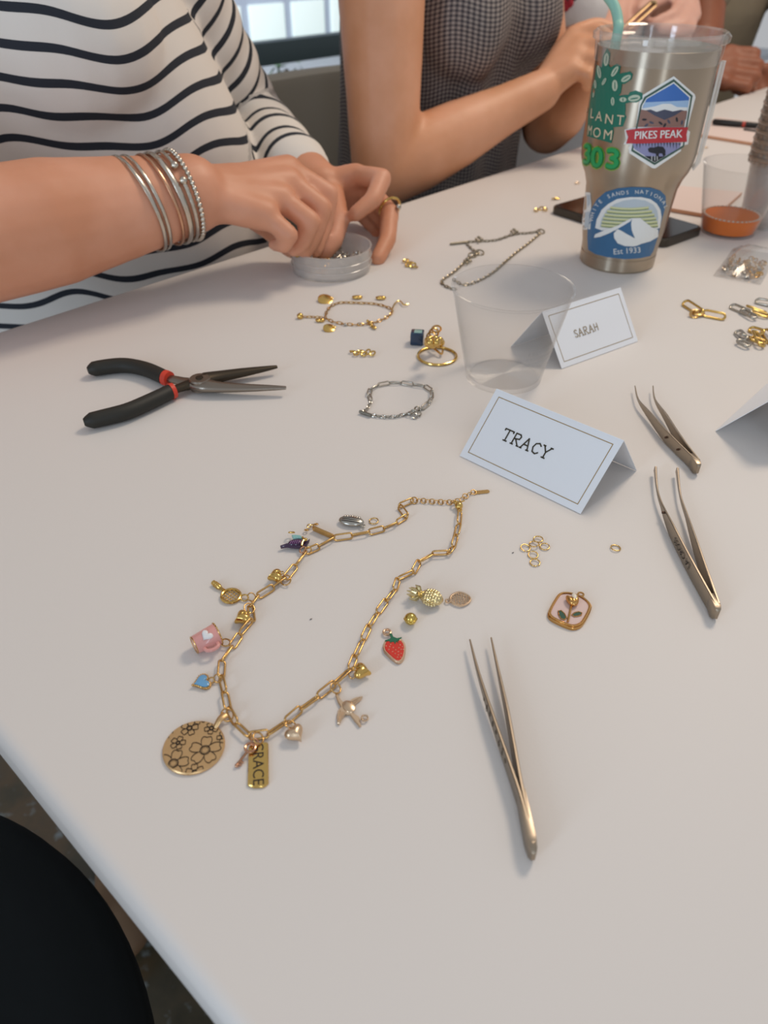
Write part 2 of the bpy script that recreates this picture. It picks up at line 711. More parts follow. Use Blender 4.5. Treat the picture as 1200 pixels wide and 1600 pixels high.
def place_card(A, B, C, D, E, label, word=None, wsize=0.008, ink=None, shift=(0, 0), line=True):
    """A, B: front foot; C, D: ridge above A, B; E: back foot under D"""
    D = C + (B - A)
    F = E + (A - B)
    base = (A + B + E + F) / 4
    base.z = TZ
    c = empty('place_card', base, label, 'card')
    n1 = (B - A).cross(C - A).normalized()
    if n1.z < 0:
        n1 = -n1
    th = 0.0004
    g = G(); g.prism([A, B, D, C], th, n1); g.build('front_flap', card_m, c, smooth=False)
    n2 = (E - F).cross(C - F).normalized()
    if n2.z < 0:
        n2 = -n2
    g = G(); g.prism([F, E, D, C], th, n2); g.build('back_flap', card_m, c, smooth=False)
    ax = (B - A).normalized(); ay = (C - A).normalized()
    wd, ht = (B - A).length, (C - A).length
    if line:
        g = G()
        m0, lw = 0.0042, 0.0005
        for q in ((A, C, D, B),):
            def pt(x, y):
                return A + ax * x + ay * y + n1 * 0.00012
            o = [pt(m0, m0), pt(wd - m0, m0), pt(wd - m0, ht - m0), pt(m0, ht - m0)]
            i = [pt(m0 + lw, m0 + lw), pt(wd - m0 - lw, m0 + lw), pt(wd - m0 - lw, ht - m0 - lw), pt(m0 + lw, ht - m0 - lw)]
            g.add(o + i, [(k, (k + 1) % 4, 4 + (k + 1) % 4, 4 + k) for k in range(4)])
        g.build('border_line', gold_line, c, smooth=False)
    if word:
        st, w = word_strokes(word)
        g = G()
        org = A + ax * (wd * (.5 + shift[0])) + ay * (ht * (.5 + shift[1]))
        stroke_word(g, st, org, ax, ay, wsize, n1, wsize * .06, 0)
        g.build('lettering', ink or ink_m, c, smooth=False)
    return c


hT = 0.0385
place_card(P(718, 712, .0005), P(907, 803, .0005), P(776, 607, hT), P(975, 690, hT), P(995, 735, .0005),
           'white folded place card hand-lettered TRACY inside a gold border', 'TRACY', 0.0072, ink_m, (-.08, .0))
A_, B_, C_, D_ = P(878, 576, .0005), P(997, 533, .0005), P(847, 487, .0385), P(964, 447, .0385)
dn = ((B_ - A_).normalized().cross(Vector((0, 0, 1))))
back = (C_ - A_); back.z = 0
place_card(A_, B_, C_, D_, B_ + back * 2.0,
           'white folded place card lettered SARAH behind the empty clear cup', 'SARAH', 0.0058, mat('brown_ink', '#9c8a6c', 0, .6), (-.08, -.02))
A3 = P(1118, 673, .0005)
bdir = (P(1200, 598, .0005) - A3).normalized()
nrm = Vector((bdir.y, -bdir.x, 0))
A4 = A3 + bdir * .089
ridge = nrm * .030 + Vector((0, 0, .0395))
place_card(A4, A3, A4 + ridge, A3 + ridge, A3 + nrm * .06,
           'blank-sided folded white card cut off by the right edge, shaded underneath', None, line=False)

# ================================================================ steel tumbler
TB = P(963, 408)
TPROF = [(0.0, .0355), (.002, .0368), (.0120, .0368), (.0124, .0363), (.0130, .0363), (.0134, .0368), (.020, .0371), (.037, .0398), (.060, .0412), (.074, .0424), (.083, .0452), (.090, .0488),
         (.097, .0508), (.106, .0518), (.140, .0516), (.187, .0514)]


def trad(z):
    for (z0, r0), (z1, r1) in zip(TPROF, TPROF[1:]):
        if z <= z1:
            return r0 + (r1 - r0) * max(0, (z - z0)) / (z1 - z0)
    return TPROF[-1][1]


PHI0 = math.atan2(-TB.y, -TB.x)       # the side turned to the guest with the photograph's view


def tpol(deg, z, off=0.0):
    """point on the tumbler's wall: degrees to the right of the near side, height z"""
    a = PHI0 + R(deg)
    r = trad(z) + off
    return Vector((TB.x + r * math.cos(a), TB.y + r * math.sin(a), TZ + z))


def thit(u, v, off=0.0):
    """angle and height of the spot on the tumbler's wall seen at u, v"""
    d = ray(u, v)
    best = None
    t0 = (TB.y - 0.07) / d.y
    for i in range(500):
        t = t0 + 0.12 * i / 500 / d.y
        p = CAM + d * t
        z = p.z - TZ
        q = math.hypot(p.x - TB.x, p.y - TB.y) - trad(min(max(z, 0), .187)) - off
        if best is None or q < best[0]:
            best = (q, p)
        if q <= 0:
            break
    p = best[1]
    z = min(max(p.z - TZ, 0.001), .187)
    a = math.degrees(math.atan2(p.y - TB.y, p.x - TB.x) - PHI0)
    a = (a + 180) % 360 - 180
    return a, z


def sticker_layer(g, pts, mi, off, grid=7.0, is_tri=None):
    """flat print or sticker: outline in the plane, cut into narrow strips and laid round the wall"""
    bm = bmesh.new()
    if is_tri is None:
        vv = [Vector((p[0], p[1], 0)) for p in pts]
        tris = geometry.tessellate_polygon([vv])
    else:
        vv = [Vector((p[0], p[1], 0)) for p in pts]
        tris = is_tri
    bv = [bm.verts.new(p) for p in vv]
    for t in tris:
        try:
            bm.faces.new([bv[i] for i in t])
        except ValueError:
            pass
    xs = [p.x for p in vv]
    x = math.floor(min(xs) / grid) * grid + grid
    while x < max(xs):
        bmesh.ops.bisect_plane(bm, geom=bm.verts[:] + bm.edges[:] + bm.faces[:], plane_co=(x, 0, 0), plane_no=(1, 0, 0))
        x += grid
    ys = [p.y for p in vv]
    y = math.floor(min(ys) / grid) * grid + grid
    while y < max(ys):
        bmesh.ops.bisect_plane(bm, geom=bm.verts[:] + bm.edges[:] + bm.faces[:], plane_co=(0, y, 0), plane_no=(0, 1, 0))
        y += grid
    bm.verts.index_update()
    out = []
    for v in bm.verts:
        a, z = thit(v.co.x, v.co.y, off)
        out.append(tpol(a, z, off))
    fs = [tuple(q.index for q in f.verts) for f in bm.faces]
    bm.free()
    fixed = []
    for f in fs:
        n = (out[f[1]] - out[f[0]]).cross(out[f[2]] - out[f[0]])
        c = out[f[0]] - TB
        fixed.append(f if n.x * c.x + n.y * c.y > 0 else f[::-1])
    g.add(out, fixed, mi)


def px_text(g, word, size, cx, cy, rot, mi, off, squeeze=1.0, shear=0.0):
    vs_, fs = text_geo(word, size)
    ca, sa = math.cos(R(rot)), math.sin(R(rot))
    pts = []
    for p in vs_:
        x, y = p.x * squeeze + p.y * shear, -p.y
        pts.append((cx + x * ca - y * sa, cy + x * sa + y * ca))
    sticker_layer(g, pts, mi, off, 8.0, fs)


def z5(l):   # crop of the lower wall, five times enlarged
    return [(880 + x / 5, 200 + y / 5) for x, y in l]


def z3(l):
    return [(820 + x / 3.158, y / 3.158) for x, y in l]


def z37(l):
    return [(880 + x / 3.75, y / 3.75) for x, y in l]


def z7(l):
    return [(895 + x / 7.27, 60 + y / 7.27) for x, y in l]


def oval(cx, cy, rx, ry, rot, n=14):
    ca, sa = math.cos(R(rot)), math.sin(R(rot))
    return [(cx + rx * math.cos(t) * ca - ry * math.sin(t) * sa, cy + rx * math.cos(t) * sa + ry * math.sin(t) * ca) for t in [2 * math.pi * k / n for k in range(n)]]


def make_tumbler():
    t = empty('tumbler', TB, 'tall stainless steel tumbler covered in stickers with mint green straw', 'tumbler')
    g = G()
    prof = [(0, 0.0)] + [(r, z) for z, r in TPROF] + [(.0495, .187), (.0495, .112), (.046, .098), (.039, .078), (.034, .02), (0, .012)]
    g.lathe(prof, TB, 96)
    steel = STEEL()
    nt = steel.node_tree
    b = nt.nodes['Principled BSDF']
    b.inputs['Roughness'].default_value = 0.34
    b.inputs['Anisotropic'].default_value = 0.93
    b.inputs['Anisotropic Rotation'].default_value = 0.25
    tn = nt.nodes.new('ShaderNodeTangent')
    tn.direction_type = 'RADIAL'
    tn.axis = 'Z'
    nt.links.new(tn.outputs[0], b.inputs['Tangent'])
    g.build('body', steel, t, angle=30)
    lidm = clear_plastic('clear_lid_plastic', '#e9e7e2', 0.9, 0.06)
    g = G()
    g.lathe([(.0505, .176), (.0525, .176), (.0535, .184), (.0540, .190), (.0565, .192), (.0568, .196), (.054, .1985), (.0515, .197), (.0505, .190), (.0500, .186), (.0500, .176)], TB, 72)
    g.lathe([(0, .1835), (.0495, .1835), (.0495, .187), (0, .187)], TB, 64)
    lid = g.build('lid', lidm, t, angle=35)
    g = G()
    c = Vector((TB.x + .012, TB.y + .004, TZ + .1895))
    g.prism([c + Vector((x, y, 0)) for x, y in ((-.012, -.008), (.022, -.008), (.026, 0), (.022, .008), (-.012, .008), (-.016, 0))], .0025, bevel=.0006)
    g.build('lid_slider', lidm, lid)
    # clear rib of the lid grip hanging down the right side
    g = G()
    pts = [tpol(88, z, o) for z, o in ((.178, .0035), (.15, .0035), (.12, .0035), (.098, .0035), (.092, .0015), (.096, .0008))]
    g.tube(pts, .0022, n=8)
    g.tube([tpol(80, z, .002) for z in (.178, .14, .105, .098)], .001, n=6)
    g.build('side_rib', clear_plastic('clear_rib_plastic', '#efece6', 0.45, 0.1), t)
    # straw
    s0 = P(964, 57, .190)
    dep = (s0 - CAM).dot(FWD)
    path = spline([(TB.x - .018, TB.y - .012, TZ + .02), s0 + Vector((-.002, -.002, -.06)), s0, Q(966, 36, dep), Q(961, 12, dep), Q(948, -8, dep), Q(930, -30, dep), Q(905, -60, dep)], 5)
    g = G(); g.tube(path, .0045, n=14)
    g.build('straw', mat('mint_silicone', '#93c3b2', 0, 0.45), t)

    # --- round national park sticker
    navy, white = mat('sticker_blue', '#3c6a92', 0, .35), mat('sticker_white', '#e4e6e4', 0, .4)
    green, yellow = mat('sticker_olive', '#7f8d5e', 0, .4), mat('sticker_pale_green', '#cfd3a4', 0, .4)
    greyw = mat('sticker_pale_blue', '#b9c6cf', 0, .4)
    g = G()
    sticker_layer(g, z5([(195, 720), (215, 640), (260, 560), (330, 500), (430, 470), (540, 460), (680, 465), (760, 490), (800, 530), (803, 600), (770, 720), (740, 850), (705, 960), (680, 1000), (600, 1018), (480, 1025), (350, 1010), (250, 985), (195, 950), (188, 850)]), 0, .0003)
    arch = [(250, 780), (262, 715), (300, 640), (350, 595), (420, 555), (520, 540), (610, 540), (680, 555), (730, 590), (760, 640), (768, 700), (755, 780)]
    sticker_layer(g, z5(arch + [(700, 800), (300, 800)]), 1, .0005)
    inn = [(285, 775), (300, 710), (340, 640), (400, 595), (470, 568), (560, 556), (640, 566), (705, 600), (735, 645), (742, 700), (735, 770)]
    sticker_layer(g, z5(inn), 4, .0007)
    # horizon bands
    for k, y in enumerate((612, 640, 668, 696, 724, 750)):
        w = 1.0 - ((y - 780) / 225.0) ** 2
        xl, xr = 510 - 215 * math.sqrt(max(.05, w)), 520 + 222 * math.sqrt(max(.05, w))
        bow = 12
        hh = 15
        top_ = [(lerp(xl, xr, i / 8), y + bow * (1 - (2 * i / 8 - 1) ** 2)) for i in range(9)]
        bot = [(x, yy + hh) for x, yy in top_][::-1]
        sticker_layer(g, z5(top_ + bot), 3, .0009)
        sticker_layer(g, z5([(x, yy + hh) for x, yy in top_] + [(x, yy + hh + 9) for x, yy in top_][::-1]), 2, .0009)
    sticker_layer(g, z5([(400, 790), (470, 740), (540, 705), (560, 720), (560, 850), (520, 850)]), 0, .0011)
    sticker_layer(g, z5([(240, 858), (250, 830), (330, 795), (420, 765), (500, 720), (540, 702), (525, 728), (470, 762), (420, 790), (360, 822), (290, 850)]), 1, .0013)
    sticker_layer(g, z5([(538, 704), (600, 702), (640, 735), (690, 775), (742, 795), (742, 850), (680, 885), (610, 905), (575, 920), (545, 925), (480, 922), (425, 900), (398, 860), (395, 822), (425, 790), (450, 800), (500, 830), (560, 862), (536, 800), (530, 750)]), 1, .0013)
    word = 'WHITE SANDS NATIONAL'
    arc = spline([Vector((x, y, 0)) for x, y in z5([(232, 730), (250, 655), (300, 585), (380, 540), (470, 520), (560, 515), (640, 515), (720, 545), (770, 585), (795, 640)])], 10)
    arc = resample(arc, .4)
    for k, ch in enumerate(word):
        if ch == ' ':
            continue
        i = int((k + .5) / len(word) * (len(arc) - 1))
        q = arc[i]
        tg = arc[min(i + 3, len(arc) - 1)] - arc[max(0, i - 3)]
        px_text(g, ch, 8.6, q.x, q.y, math.degrees(math.atan2(tg.y, tg.x)), 1, .0006)
    px_text(g, 'Est 1933', 12.5, 980, 396, -4, 1, .0006)
    tag(g.build('sticker', [navy, white, green, yellow, greyw], t, smooth=False), 'round-topped blue sticker with white dunes and arched lettering')

    # --- hexagonal mountain sticker
    dgreen = mat('sticker_dark_green', '#3d5b50', 0, .4)
    sky, skyl = mat('sticker_sky', '#3f6fb8', 0, .35), mat('sticker_sky_pale', '#9dbcdd', 0, .35)
    rock, dark = mat('sticker_rock', '#8b6a60', 0, .4), mat('sticker_dark', '#20222c', 0, .4)
    red, lilac = mat('sticker_red', '#b93139', 0, .35), mat('sticker_lilac', '#8d8fb6', 0, .4)
    slate = mat('sticker_slate', '#474b5e', 0, .4)
    g = G()
    sticker_layer(g, z3([(735, 376), (838, 465), (842, 480), (800, 640), (815, 650), (805, 712), (770, 720), (770, 745), (645, 830), (630, 830), (515, 755), (512, 730), (520, 715), (488, 712), (500, 690), (492, 640), (548, 628), (560, 540), (562, 510), (580, 470)]), 1, .0003)
    sticker_layer(g, z3([(735, 390), (828, 472), (785, 725), (640, 815), (525, 745), (570, 520), (590, 478)]), 0, .0005)
    sticker_layer(g, z3([(735, 404), (818, 478), (778, 718), (640, 803), (535, 738), (578, 520), (600, 484)]), 1, .0006)
    inner = [(735, 412), (812, 482), (800, 548), (785, 625), (560, 622), (585, 520), (602, 488)]
    sticker_layer(g, z3(inner), 2, .0008)
    sticker_layer(g, z3([(592, 505), (810, 495), (803, 545), (578, 545)]), 3, .0009)
    sticker_layer(g, z3([(578, 535), (640, 525), (680, 512), (720, 512), (750, 528), (803, 530), (800, 552), (575, 556)]), 1, .0010)
    sticker_layer(g, z3([(575, 548), (620, 540), (650, 552), (690, 540), (730, 550), (770, 542), (801, 550), (795, 590), (568, 590)]), 8, .0011)
    sticker_layer(g, z3([(574, 540), (600, 545), (640, 570), (690, 592), (740, 570), (775, 548), (800, 545), (786, 626), (556, 626)]), 4, .0012)
    for k, (x, y) in enumerate(((590, 590), (625, 605), (670, 608), (710, 600), (750, 590), (775, 605), (690, 618), (600, 618))):
        sticker_layer(g, z3(oval(x, y, 13, 6, 20 * k, 7)), 8 if k % 2 else 5, .0013)
    sticker_layer(g, z3([(530, 705), (772, 705), (765, 728), (640, 800), (540, 735)]), 7, .0008)
    for x in range(548, 765, 15):
        h = 18 + (x * 7) % 17
        sticker_layer(g, z3([(x, 704), (x + 9, 704), (x + 5, 704 + h)]), 8, .0009)
    sticker_layer(g, z3([(590, 770), (690, 772), (640, 801)]), 5, .0009)
    # black bear
    sticker_layer(g, z3([(607, 735), (618, 727), (640, 728), (655, 722), (682, 724), (694, 740), (694, 768), (684, 772), (676, 756), (662, 758), (660, 774), (648, 774), (646, 758), (630, 756), (612, 750)]), 5, .0011)
    for x in (625, 640, 652):
        sticker_layer(g, z3([(x, 770), (x + 3, 770), (x + 3, 792), (x, 792)]), 1, .0012)
    sticker_layer(g, z3([(498, 643), (560, 634), (640, 628), (720, 628), (806, 628), (798, 662), (800, 700), (720, 703), (640, 706), (570, 708), (500, 708), (510, 676)]), 6, .0015)
    px_text(g, 'PIKES PEAK', 17.5, 1028, 216, -2, 1, .0018, squeeze=.86, shear=.12)
    px_text(g, 'PIKES PEAK', 17.5, 1028.5, 216, -2, 1, .0019, squeeze=.86, shear=.12)
    tag(g.build('sticker', [dgreen, white, sky, skyl, rock, dark, red, lilac, slate], t, smooth=False), 'hexagonal mountain sticker with a red banner and a black bear')

    # --- cactus sticker
    teal, cream, sage = mat('sticker_teal', '#1f6f5c', 0, .4), mat('sticker_cream', '#d8c6a8', 0, .4), mat('sticker_sage', '#b7c4ae', 0, .4)  # teal ground, cream letters and pale sage pads of the print
    g = G()
    sticker_layer(g, z7([(215, 560), (245, 470), (270, 300), (330, 330), (345, 200), (390, 110), (425, 170), (410, 310), (430, 330), (500, 285), (545, 310), (530, 400), (600, 385), (655, 390), (655, 470), (560, 520), (545, 620), (520, 650), (600, 640), (660, 640), (655, 725), (600, 740), (600, 800), (595, 860), (610, 890), (570, 1000), (460, 1010), (465, 1060), (440, 1190), (160, 1110), (175, 860), (190, 750)]), 0, .0003)
    sticker_layer(g, z37([(330, 575), (375, 570), (390, 540), (425, 530), (465, 545), (465, 580), (430, 600), (380, 600), (340, 600)]), 0, .0004)
    sticker_layer(g, z37([(330, 460), (350, 430), (390, 418), (408, 435), (400, 465), (360, 492), (335, 490)]), 0, .00045)
    for cx, cy, rx, ry, rot in ((380, 240, 28, 75, 6), (298, 380, 22, 75, -8), (478, 375, 26, 68, 32), (605, 455, 30, 62, 58), (478, 535, 32, 65, 0), (453, 715, 20, 48, 0), (355, 490, 16, 45, 28), (570, 695, 40, 27, 0), (255, 520, 14, 50, -4), (235, 640, 10, 30, 10)):
        sticker_layer(g, z7(oval(cx, cy, rx, ry, rot)), 2, .0006)
        sticker_layer(g, z7(oval(cx, cy, rx * .18, ry * .75, rot, 8)), 0, .0008)
    sticker_layer(g, z37(oval(416, 575, 36, 19, -10)), 2, .0006)
    sticker_layer(g, z37(oval(416, 577, 26, 4, -10, 8)), 0, .0008)
    for ch, x, y, s, sq, rot in (('P', 915, 183, 22, .3, 5), ('L', 924.5, 184.5, 22, .55, 6), ('A', 935, 189, 22, .72, 7), ('N', 951, 193.5, 22, .85, 7), ('T', 968.5, 195, 22, .9, 6),
                             ('M', 921, 211, 22, .42, 6), ('O', 932, 214.5, 22, .72, 6), ('M', 949, 218, 22, .9, 7)):
        px_text(g, ch, s, x, y, rot, 1, .0007, squeeze=sq)
    tag(g.build('sticker', [teal, cream, sage], t, smooth=False), 'dark green cactus sticker reading PLANT MOM')

    # --- puffy number sticker
    lime, emer, emd = mat('sticker_lime_rim', '#7fae3c', 0, .4), mat('sticker_emerald', '#1f9a58', 0, .35), mat('sticker_deep_green', '#0d6238', 0, .35)
    g = G()
    for ch, x, y, sq in (('3', 917, 256, .55), ('0', 932, 261, .9), ('3', 957, 263, 1.15)):
        for dx, dy in ((-2.6, 0), (2.6, 0), (0, -2.6), (0, 2.6), (-1.8, -1.8), (1.8, 1.8), (1.8, -1.8), (-1.8, 1.8)):
            px_text(g, ch, 43, x + dx * 1.4, y + dy * 1.4, 4, 0, .0003, squeeze=sq)
        for dx, dy in ((-2.2, 0), (2.2, 0), (0, -2.2), (0, 2.2), (-1.5, -1.5), (1.5, 1.5), (1.5, -1.5), (-1.5, 1.5)):
            px_text(g, ch, 43, x + dx, y + dy, 4, 2, .0006, squeeze=sq)
        for dx, dy in ((-1.2, 0), (1.2, 0), (0, -1.2), (0, 1.2), (0, 0)):
            px_text(g, ch, 43, x + dx - .5, y + dy - .8, 4, 1, .0010, squeeze=sq)
    tag(g.build('sticker', [lime, emer, emd], t, smooth=False), 'puffy green number sticker reading 303')

    # --- white outline sticker near the left edge
    g = G()
    sticker_layer(g, z5([(172, 500), (212, 505), (220, 600), (212, 790), (160, 795), (143, 740), (160, 650), (145, 640)]), 0, .0003)
    sticker_layer(g, z5([(182, 520), (205, 525), (208, 590), (190, 620)]), 1, .0005)
    sticker_layer(g, z5([(170, 660), (205, 650), (203, 775), (165, 780)]), 1, .0005)
    tag(g.build('sticker', [white, greyw], t, smooth=False), 'small white sticker at the left edge')


make_tumbler()

# ================================================================ clear cups
cup_m = clear_plastic('clear_cup_plastic', '#f1efec', 0.985, 0.30, 0.94)


def cup_geo(base, H=.0705, rb=.0285, rt=.0425, th=.0007):
    g = G()
    g.lathe([(0, .0022), (rb * .86, .0022), (rb * .9, 0), (rb, 0.0002), (rb + .0003, .004), (rt - .0002, H - .002), (rt + .0008, H - .0012), (rt + .0010, H), (rt - .0008, H), (rt - th - .0004, H - .003), (rb - th, .004), (rb * .86, .003), (0, .003)], base, 72)
    return g


CUPB = P(786, 588)
c = empty('plastic_cup', CUPB, 'empty clear plastic cup standing behind the TRACY card', 'cup')
cup_geo(CUPB).build('cup_wall', cup_m, c, angle=30)
# faint embossed lettering ring on the wall
g = G()
for i in range(9):
    a = R(-75 + i * 5)
    for k in range(3):
        zz = .026 + k * .0045
        rr = .0285 + (.014) * zz / .0705 + .0004
        g.ell((CUPB.x + rr * math.cos(a + k * .02), CUPB.y + rr * math.sin(a + k * .02), TZ + zz), (.0011, .0006, .0011), nu=8, nv=5)
g.build('embossed_marks', cup_m, c)

AMB = P(1136, 362)
c = empty('plastic_cup', AMB, 'clear plastic cup holding a shallow amber drink', 'cup')
cup_geo(AMB).build('cup_wall', cup_m, c, angle=30)
g = G()
g.lathe([(0, .0032), (.0275, .0034), (.0308, .0185), (.0308, .0188), (0, .0188)], AMB, 48)
tag(g.build('amber_drink', mat('amber_liquid', '#e2720a', 0, 0.3, spec=0.15), c, angle=30), 'clear orange amber drink')
g = G()
for i in range(40):
    a = 2 * math.pi * i / 40
    g.ell((AMB.x + .0292 * math.cos(a), AMB.y + .0292 * math.sin(a), TZ + .0192), (.0016, .0016, .0008), nu=8, nv=5)
g.build('foam_rim', mat('foam', '#d9c5b4', 0, .6), c)

# tall stack of nested cups at the right
STB = P(1191, 350)
stackm = clear_plastic('stack_cup_plastic', '#e6dfd8', 0.80, 0.08)
ordn = ['lowest', 'second from the bottom', 'third from the bottom', 'fourth from the bottom', 'fifth from the bottom', 'sixth from the bottom', 'seventh from the bottom', 'eighth from the bottom',
        'ninth from the bottom', 'tenth from the bottom', 'eleventh from the bottom', 'twelfth from the bottom', 'thirteenth from the bottom', 'fourteenth from the bottom', 'fifteenth from the bottom',
        'sixteenth from the bottom', 'seventeenth from the bottom', 'eighteenth from the bottom', 'nineteenth from the bottom', 'twentieth from the bottom', 'twenty-first from the bottom', 'twenty-second from the bottom']
rimm = clear_plastic('stack_rim_plastic', '#b49c86', 0.50, 0.10)
sg = G()
sg.lathe([(0, .002), (.024, .002), (.0248, 0), (.0255, .0005), (.0315, .068), (.0308, .069), (.0248, .003), (0, .003)], (0, 0, 0), 40)
sg.lathe([(.0316, .0682), (.0345, .0687), (.0352, .0702), (.0345, .0722), (.0318, .0722), (.0316, .0682)], (0, 0, 0), 40, mi=1)
for k in range(30):
    a_ = 2 * math.pi * k / 30
    sg.box((.0334 * math.cos(a_), .0334 * math.sin(a_), .0665), (.0016, .0030, .0034), Matrix.Rotation(a_, 3, 'Z'), 1)
sme = sg.mesh('nested_cup', [stackm, rimm], (0, 0, 0))
sme.polygons.foreach_set('use_smooth', [True] * len(sme.polygons))
sme.set_sharp_from_angle(angle=R(30))
for k in range(22):
    o = bpy.data.objects.new('nested_cup', sme)
    COL.objects.link(o)
    o.location = (STB.x, STB.y, TZ + k * .0086)
    OFF[o] = Vector(o.location)
    tag(o, 'clear plastic cup %s in the tall nested stack' % ordn[k], 'cup', 'nested stack of clear cups')

# ================================================================ phone
def make_phone():
    L, Rr = P(858, 333), P(1036, 389)
    ax = (Rr - L); ln = ax.length; ax.normalize()
    ay = Vector((-ax.y, ax.x, 0))
    wd = 0.074
    n = 8
    pts = []
    for cx, cy, a0 in ((ln - .01, .01, -90), (ln - .01, wd - .01, 0), (.01, wd - .01, 90), (.01, .01, 180)):
        for k in range(n):
            a = R(a0 + 90 * k / (n - 1))
            pts.append((cx + .01 * math.cos(a), cy + .01 * math.sin(a)))
    c = L + ax * ln / 2 + ay * wd / 2
    e = empty('phone', c, 'black smartphone lying face up behind the steel tumbler', 'phone')
    g = G()
    g.prism([L + ax * x + ay * y + Vector((0, 0, .0085)) for x, y in pts], .0083, bevel=.0014)
    g.build('case', mat('phone_case', '#4a443d', 0.6, .35), e)
    g = G()
    g.prism([L + ax * (ln / 2 + (x - ln / 2) * .965) + ay * (wd / 2 + (y - wd / 2) * .93) + Vector((0, 0, .0091)) for x, y in pts], .0006)
    g.build('screen', mat('phone_glass', '#15110f', 0, .08), e)
    g = G()
    for k in (.3, .36):
        q = L + ax * ln * k + Vector((0, 0, .0048)) - ay * .0004
        g.box(q, (.008, .001, .002), Matrix((ax, ay, Vector((0, 0, 1)))).transposed())
    g.build('side_button', mat('phone_case', '#4a443d'), e)


make_phone()

# ================================================================ tools
tool_m = mat('satin_tool_steel', '#a59786', 1, 0.36)


def leaf_arm(pts, w, th):
    """one leaf of a pair of tweezers standing on its edge: px points, heights w and thickness th in metres"""
    base = [P(u, v, 0.0) for u, v in pts]
    n = len(base)
    sp = spline(base, 5)
    m = len(sp)
    g = G()
    ring = []
    for i, p in enumerate(sp):
        t = i / (m - 1) * (n - 1)
        k = min(int(t), n - 2)
        ww, hh = lerp(w[k], w[k + 1], t - k), lerp(th[k], th[k + 1], t - k)
        tg = (sp[min(i + 1, m - 1)] - sp[max(i - 1, 0)]).normalized()
        nn = Vector((tg.y, -tg.x, 0))
        zc = 0.0048
        z0, z1 = zc - ww / 2, zc + ww / 2
        b = min(hh, ww) * .25
        ring.append([p + nn * x + Vector((0, 0, z)) for x, z in ((-hh / 2 + b, z0), (hh / 2 - b, z0), (hh / 2, z0 + b), (hh / 2, z1 - b), (hh / 2 - b, z1), (-hh / 2 + b, z1), (-hh / 2, z1 - b), (-hh / 2, z0 + b))])
    vs_ = [q for r in ring for q in r]
    fs = [(i * 8 + k, i * 8 + (k + 1) % 8, (i + 1) * 8 + (k + 1) % 8, (i + 1) * 8 + k) for i in range(m - 1) for k in range(8)]
    fs += [tuple(range(7, -1, -1)), tuple((m - 1) * 8 + k for k in range(8))]
    g.add(vs_, fs)
    return g, sp


def side_text(word, size, a, b, h, nrm, mat_, name, parent, flip=False, off=0.0003):
    """a word on an upright face, running from a to b"""
    vs_, fs = text_geo(word, size)
    ax = (b - a).normalized()
    up = ax.cross(nrm) * -1
    c = (a + b) / 2
    g = G()
    g.add([c + ax * p.x + up * (p.y - size * .35) + nrm * off for p in vs_], fs)
    return g.build(name, mat_, parent, smooth=False)


def tweezers(left, right, wl, tl, wr, tr, label, joint, dots=(), word=None, marks=None):
    c = P(*left[len(left) // 2], 0)
    e = empty('tweezers', c, label, 'tweezers')
    g, spl = leaf_arm(left, wl, tl)
    g.build('arm', tool_m, e, angle=30)
    g, spr = leaf_arm(right, wr, tr)
    g.build('arm', tool_m, e, angle=30)
    # welded end block
    (u0, v0), (u1, v1) = joint
    a, b = P(u0, v0), P(u1, v1)
    tg = (b - a).normalized()
    nn = Vector((tg.y, -tg.x, 0))
    g = G()
    rows = []
    for t, hw, hz in ((0, .0016, .0036), (.75, .0018, .0042), (.93, .0014, .0036), (1, .0008, .0024)):
        p = a.lerp(b, t) + Vector((0, 0, .0048))
        rows.append([p + nn * x + Vector((0, 0, z)) for x, z in ((-hw, -hz), (hw, -hz), (hw, hz), (-hw, hz))])
    vs_ = [q for r in rows for q in r]
    fs = [(i * 4 + k, i * 4 + (k + 1) % 4, (i + 1) * 4 + (k + 1) % 4, (i + 1) * 4 + k) for i in range(3) for k in range(4)] + [(3, 2, 1, 0), (12, 13, 14, 15)]
    g.add(vs_, fs)
    g.build('end_weld', tool_m, e, angle=30, bevel=.0004)
    for f, dz in dots:
        i = int(f * (len(spl) - 1))
        t2 = (spl[min(i + 1, len(spl) - 1)] - spl[i - 1]).normalized()
        n2 = Vector((t2.y, -t2.x, 0))
        if n2.x > 0:
            n2 = -n2
        g = G()
        g.lathe([(0, 0), (.0008, 0), (.0007, .0012), (0, .0013)], spl[i] + n2 * .0007 + Vector((0, 0, .0048 + dz)), 10, axis=n2)
        g.build('rivet', mat('dark_rivet', '#5b4336', .6, .5), e)
    if word:
        i0, i1 = int(word[1] * (len(spl) - 1)), int(word[2] * (len(spl) - 1))
        a, b = spl[i1] + Vector((0, 0, .0048)), spl[i0] + Vector((0, 0, .0048))
        t2 = (b - a).normalized()
        n2 = Vector((t2.y, -t2.x, 0))
        if n2.x > 0:
            n2 = -n2
        side_text(word[0], .0052, a, b, 0, n2, INK(), 'lettering', e, off=.0012)
    if marks:
        g = G()
        rnd = random.Random(3)
        for f in np.linspace(marks[0], marks[1], 26):
            i = int(f * (len(spl) - 1))
            t2 = (spl[i + 1] - spl[i - 1]).normalized()
            n2 = Vector((t2.y, -t2.x, 0))
            if n2.x > 0:
                n2 = -n2
            p = spl[i] + n2 * .00075 + Vector((0, 0, .0048 + rnd.uniform(-.0022, .0022)))
            s = rnd.uniform(.0004, .0010)
            g.tube(ring_pts(p, s, 7, Matrix((t2, Vector((0, 0, 1)), n2)).transposed()), .00010, n=4, closed=True)
        g.build('engraving', mat('grey_etching', '#6f6458', .5, .5), e)
    return e


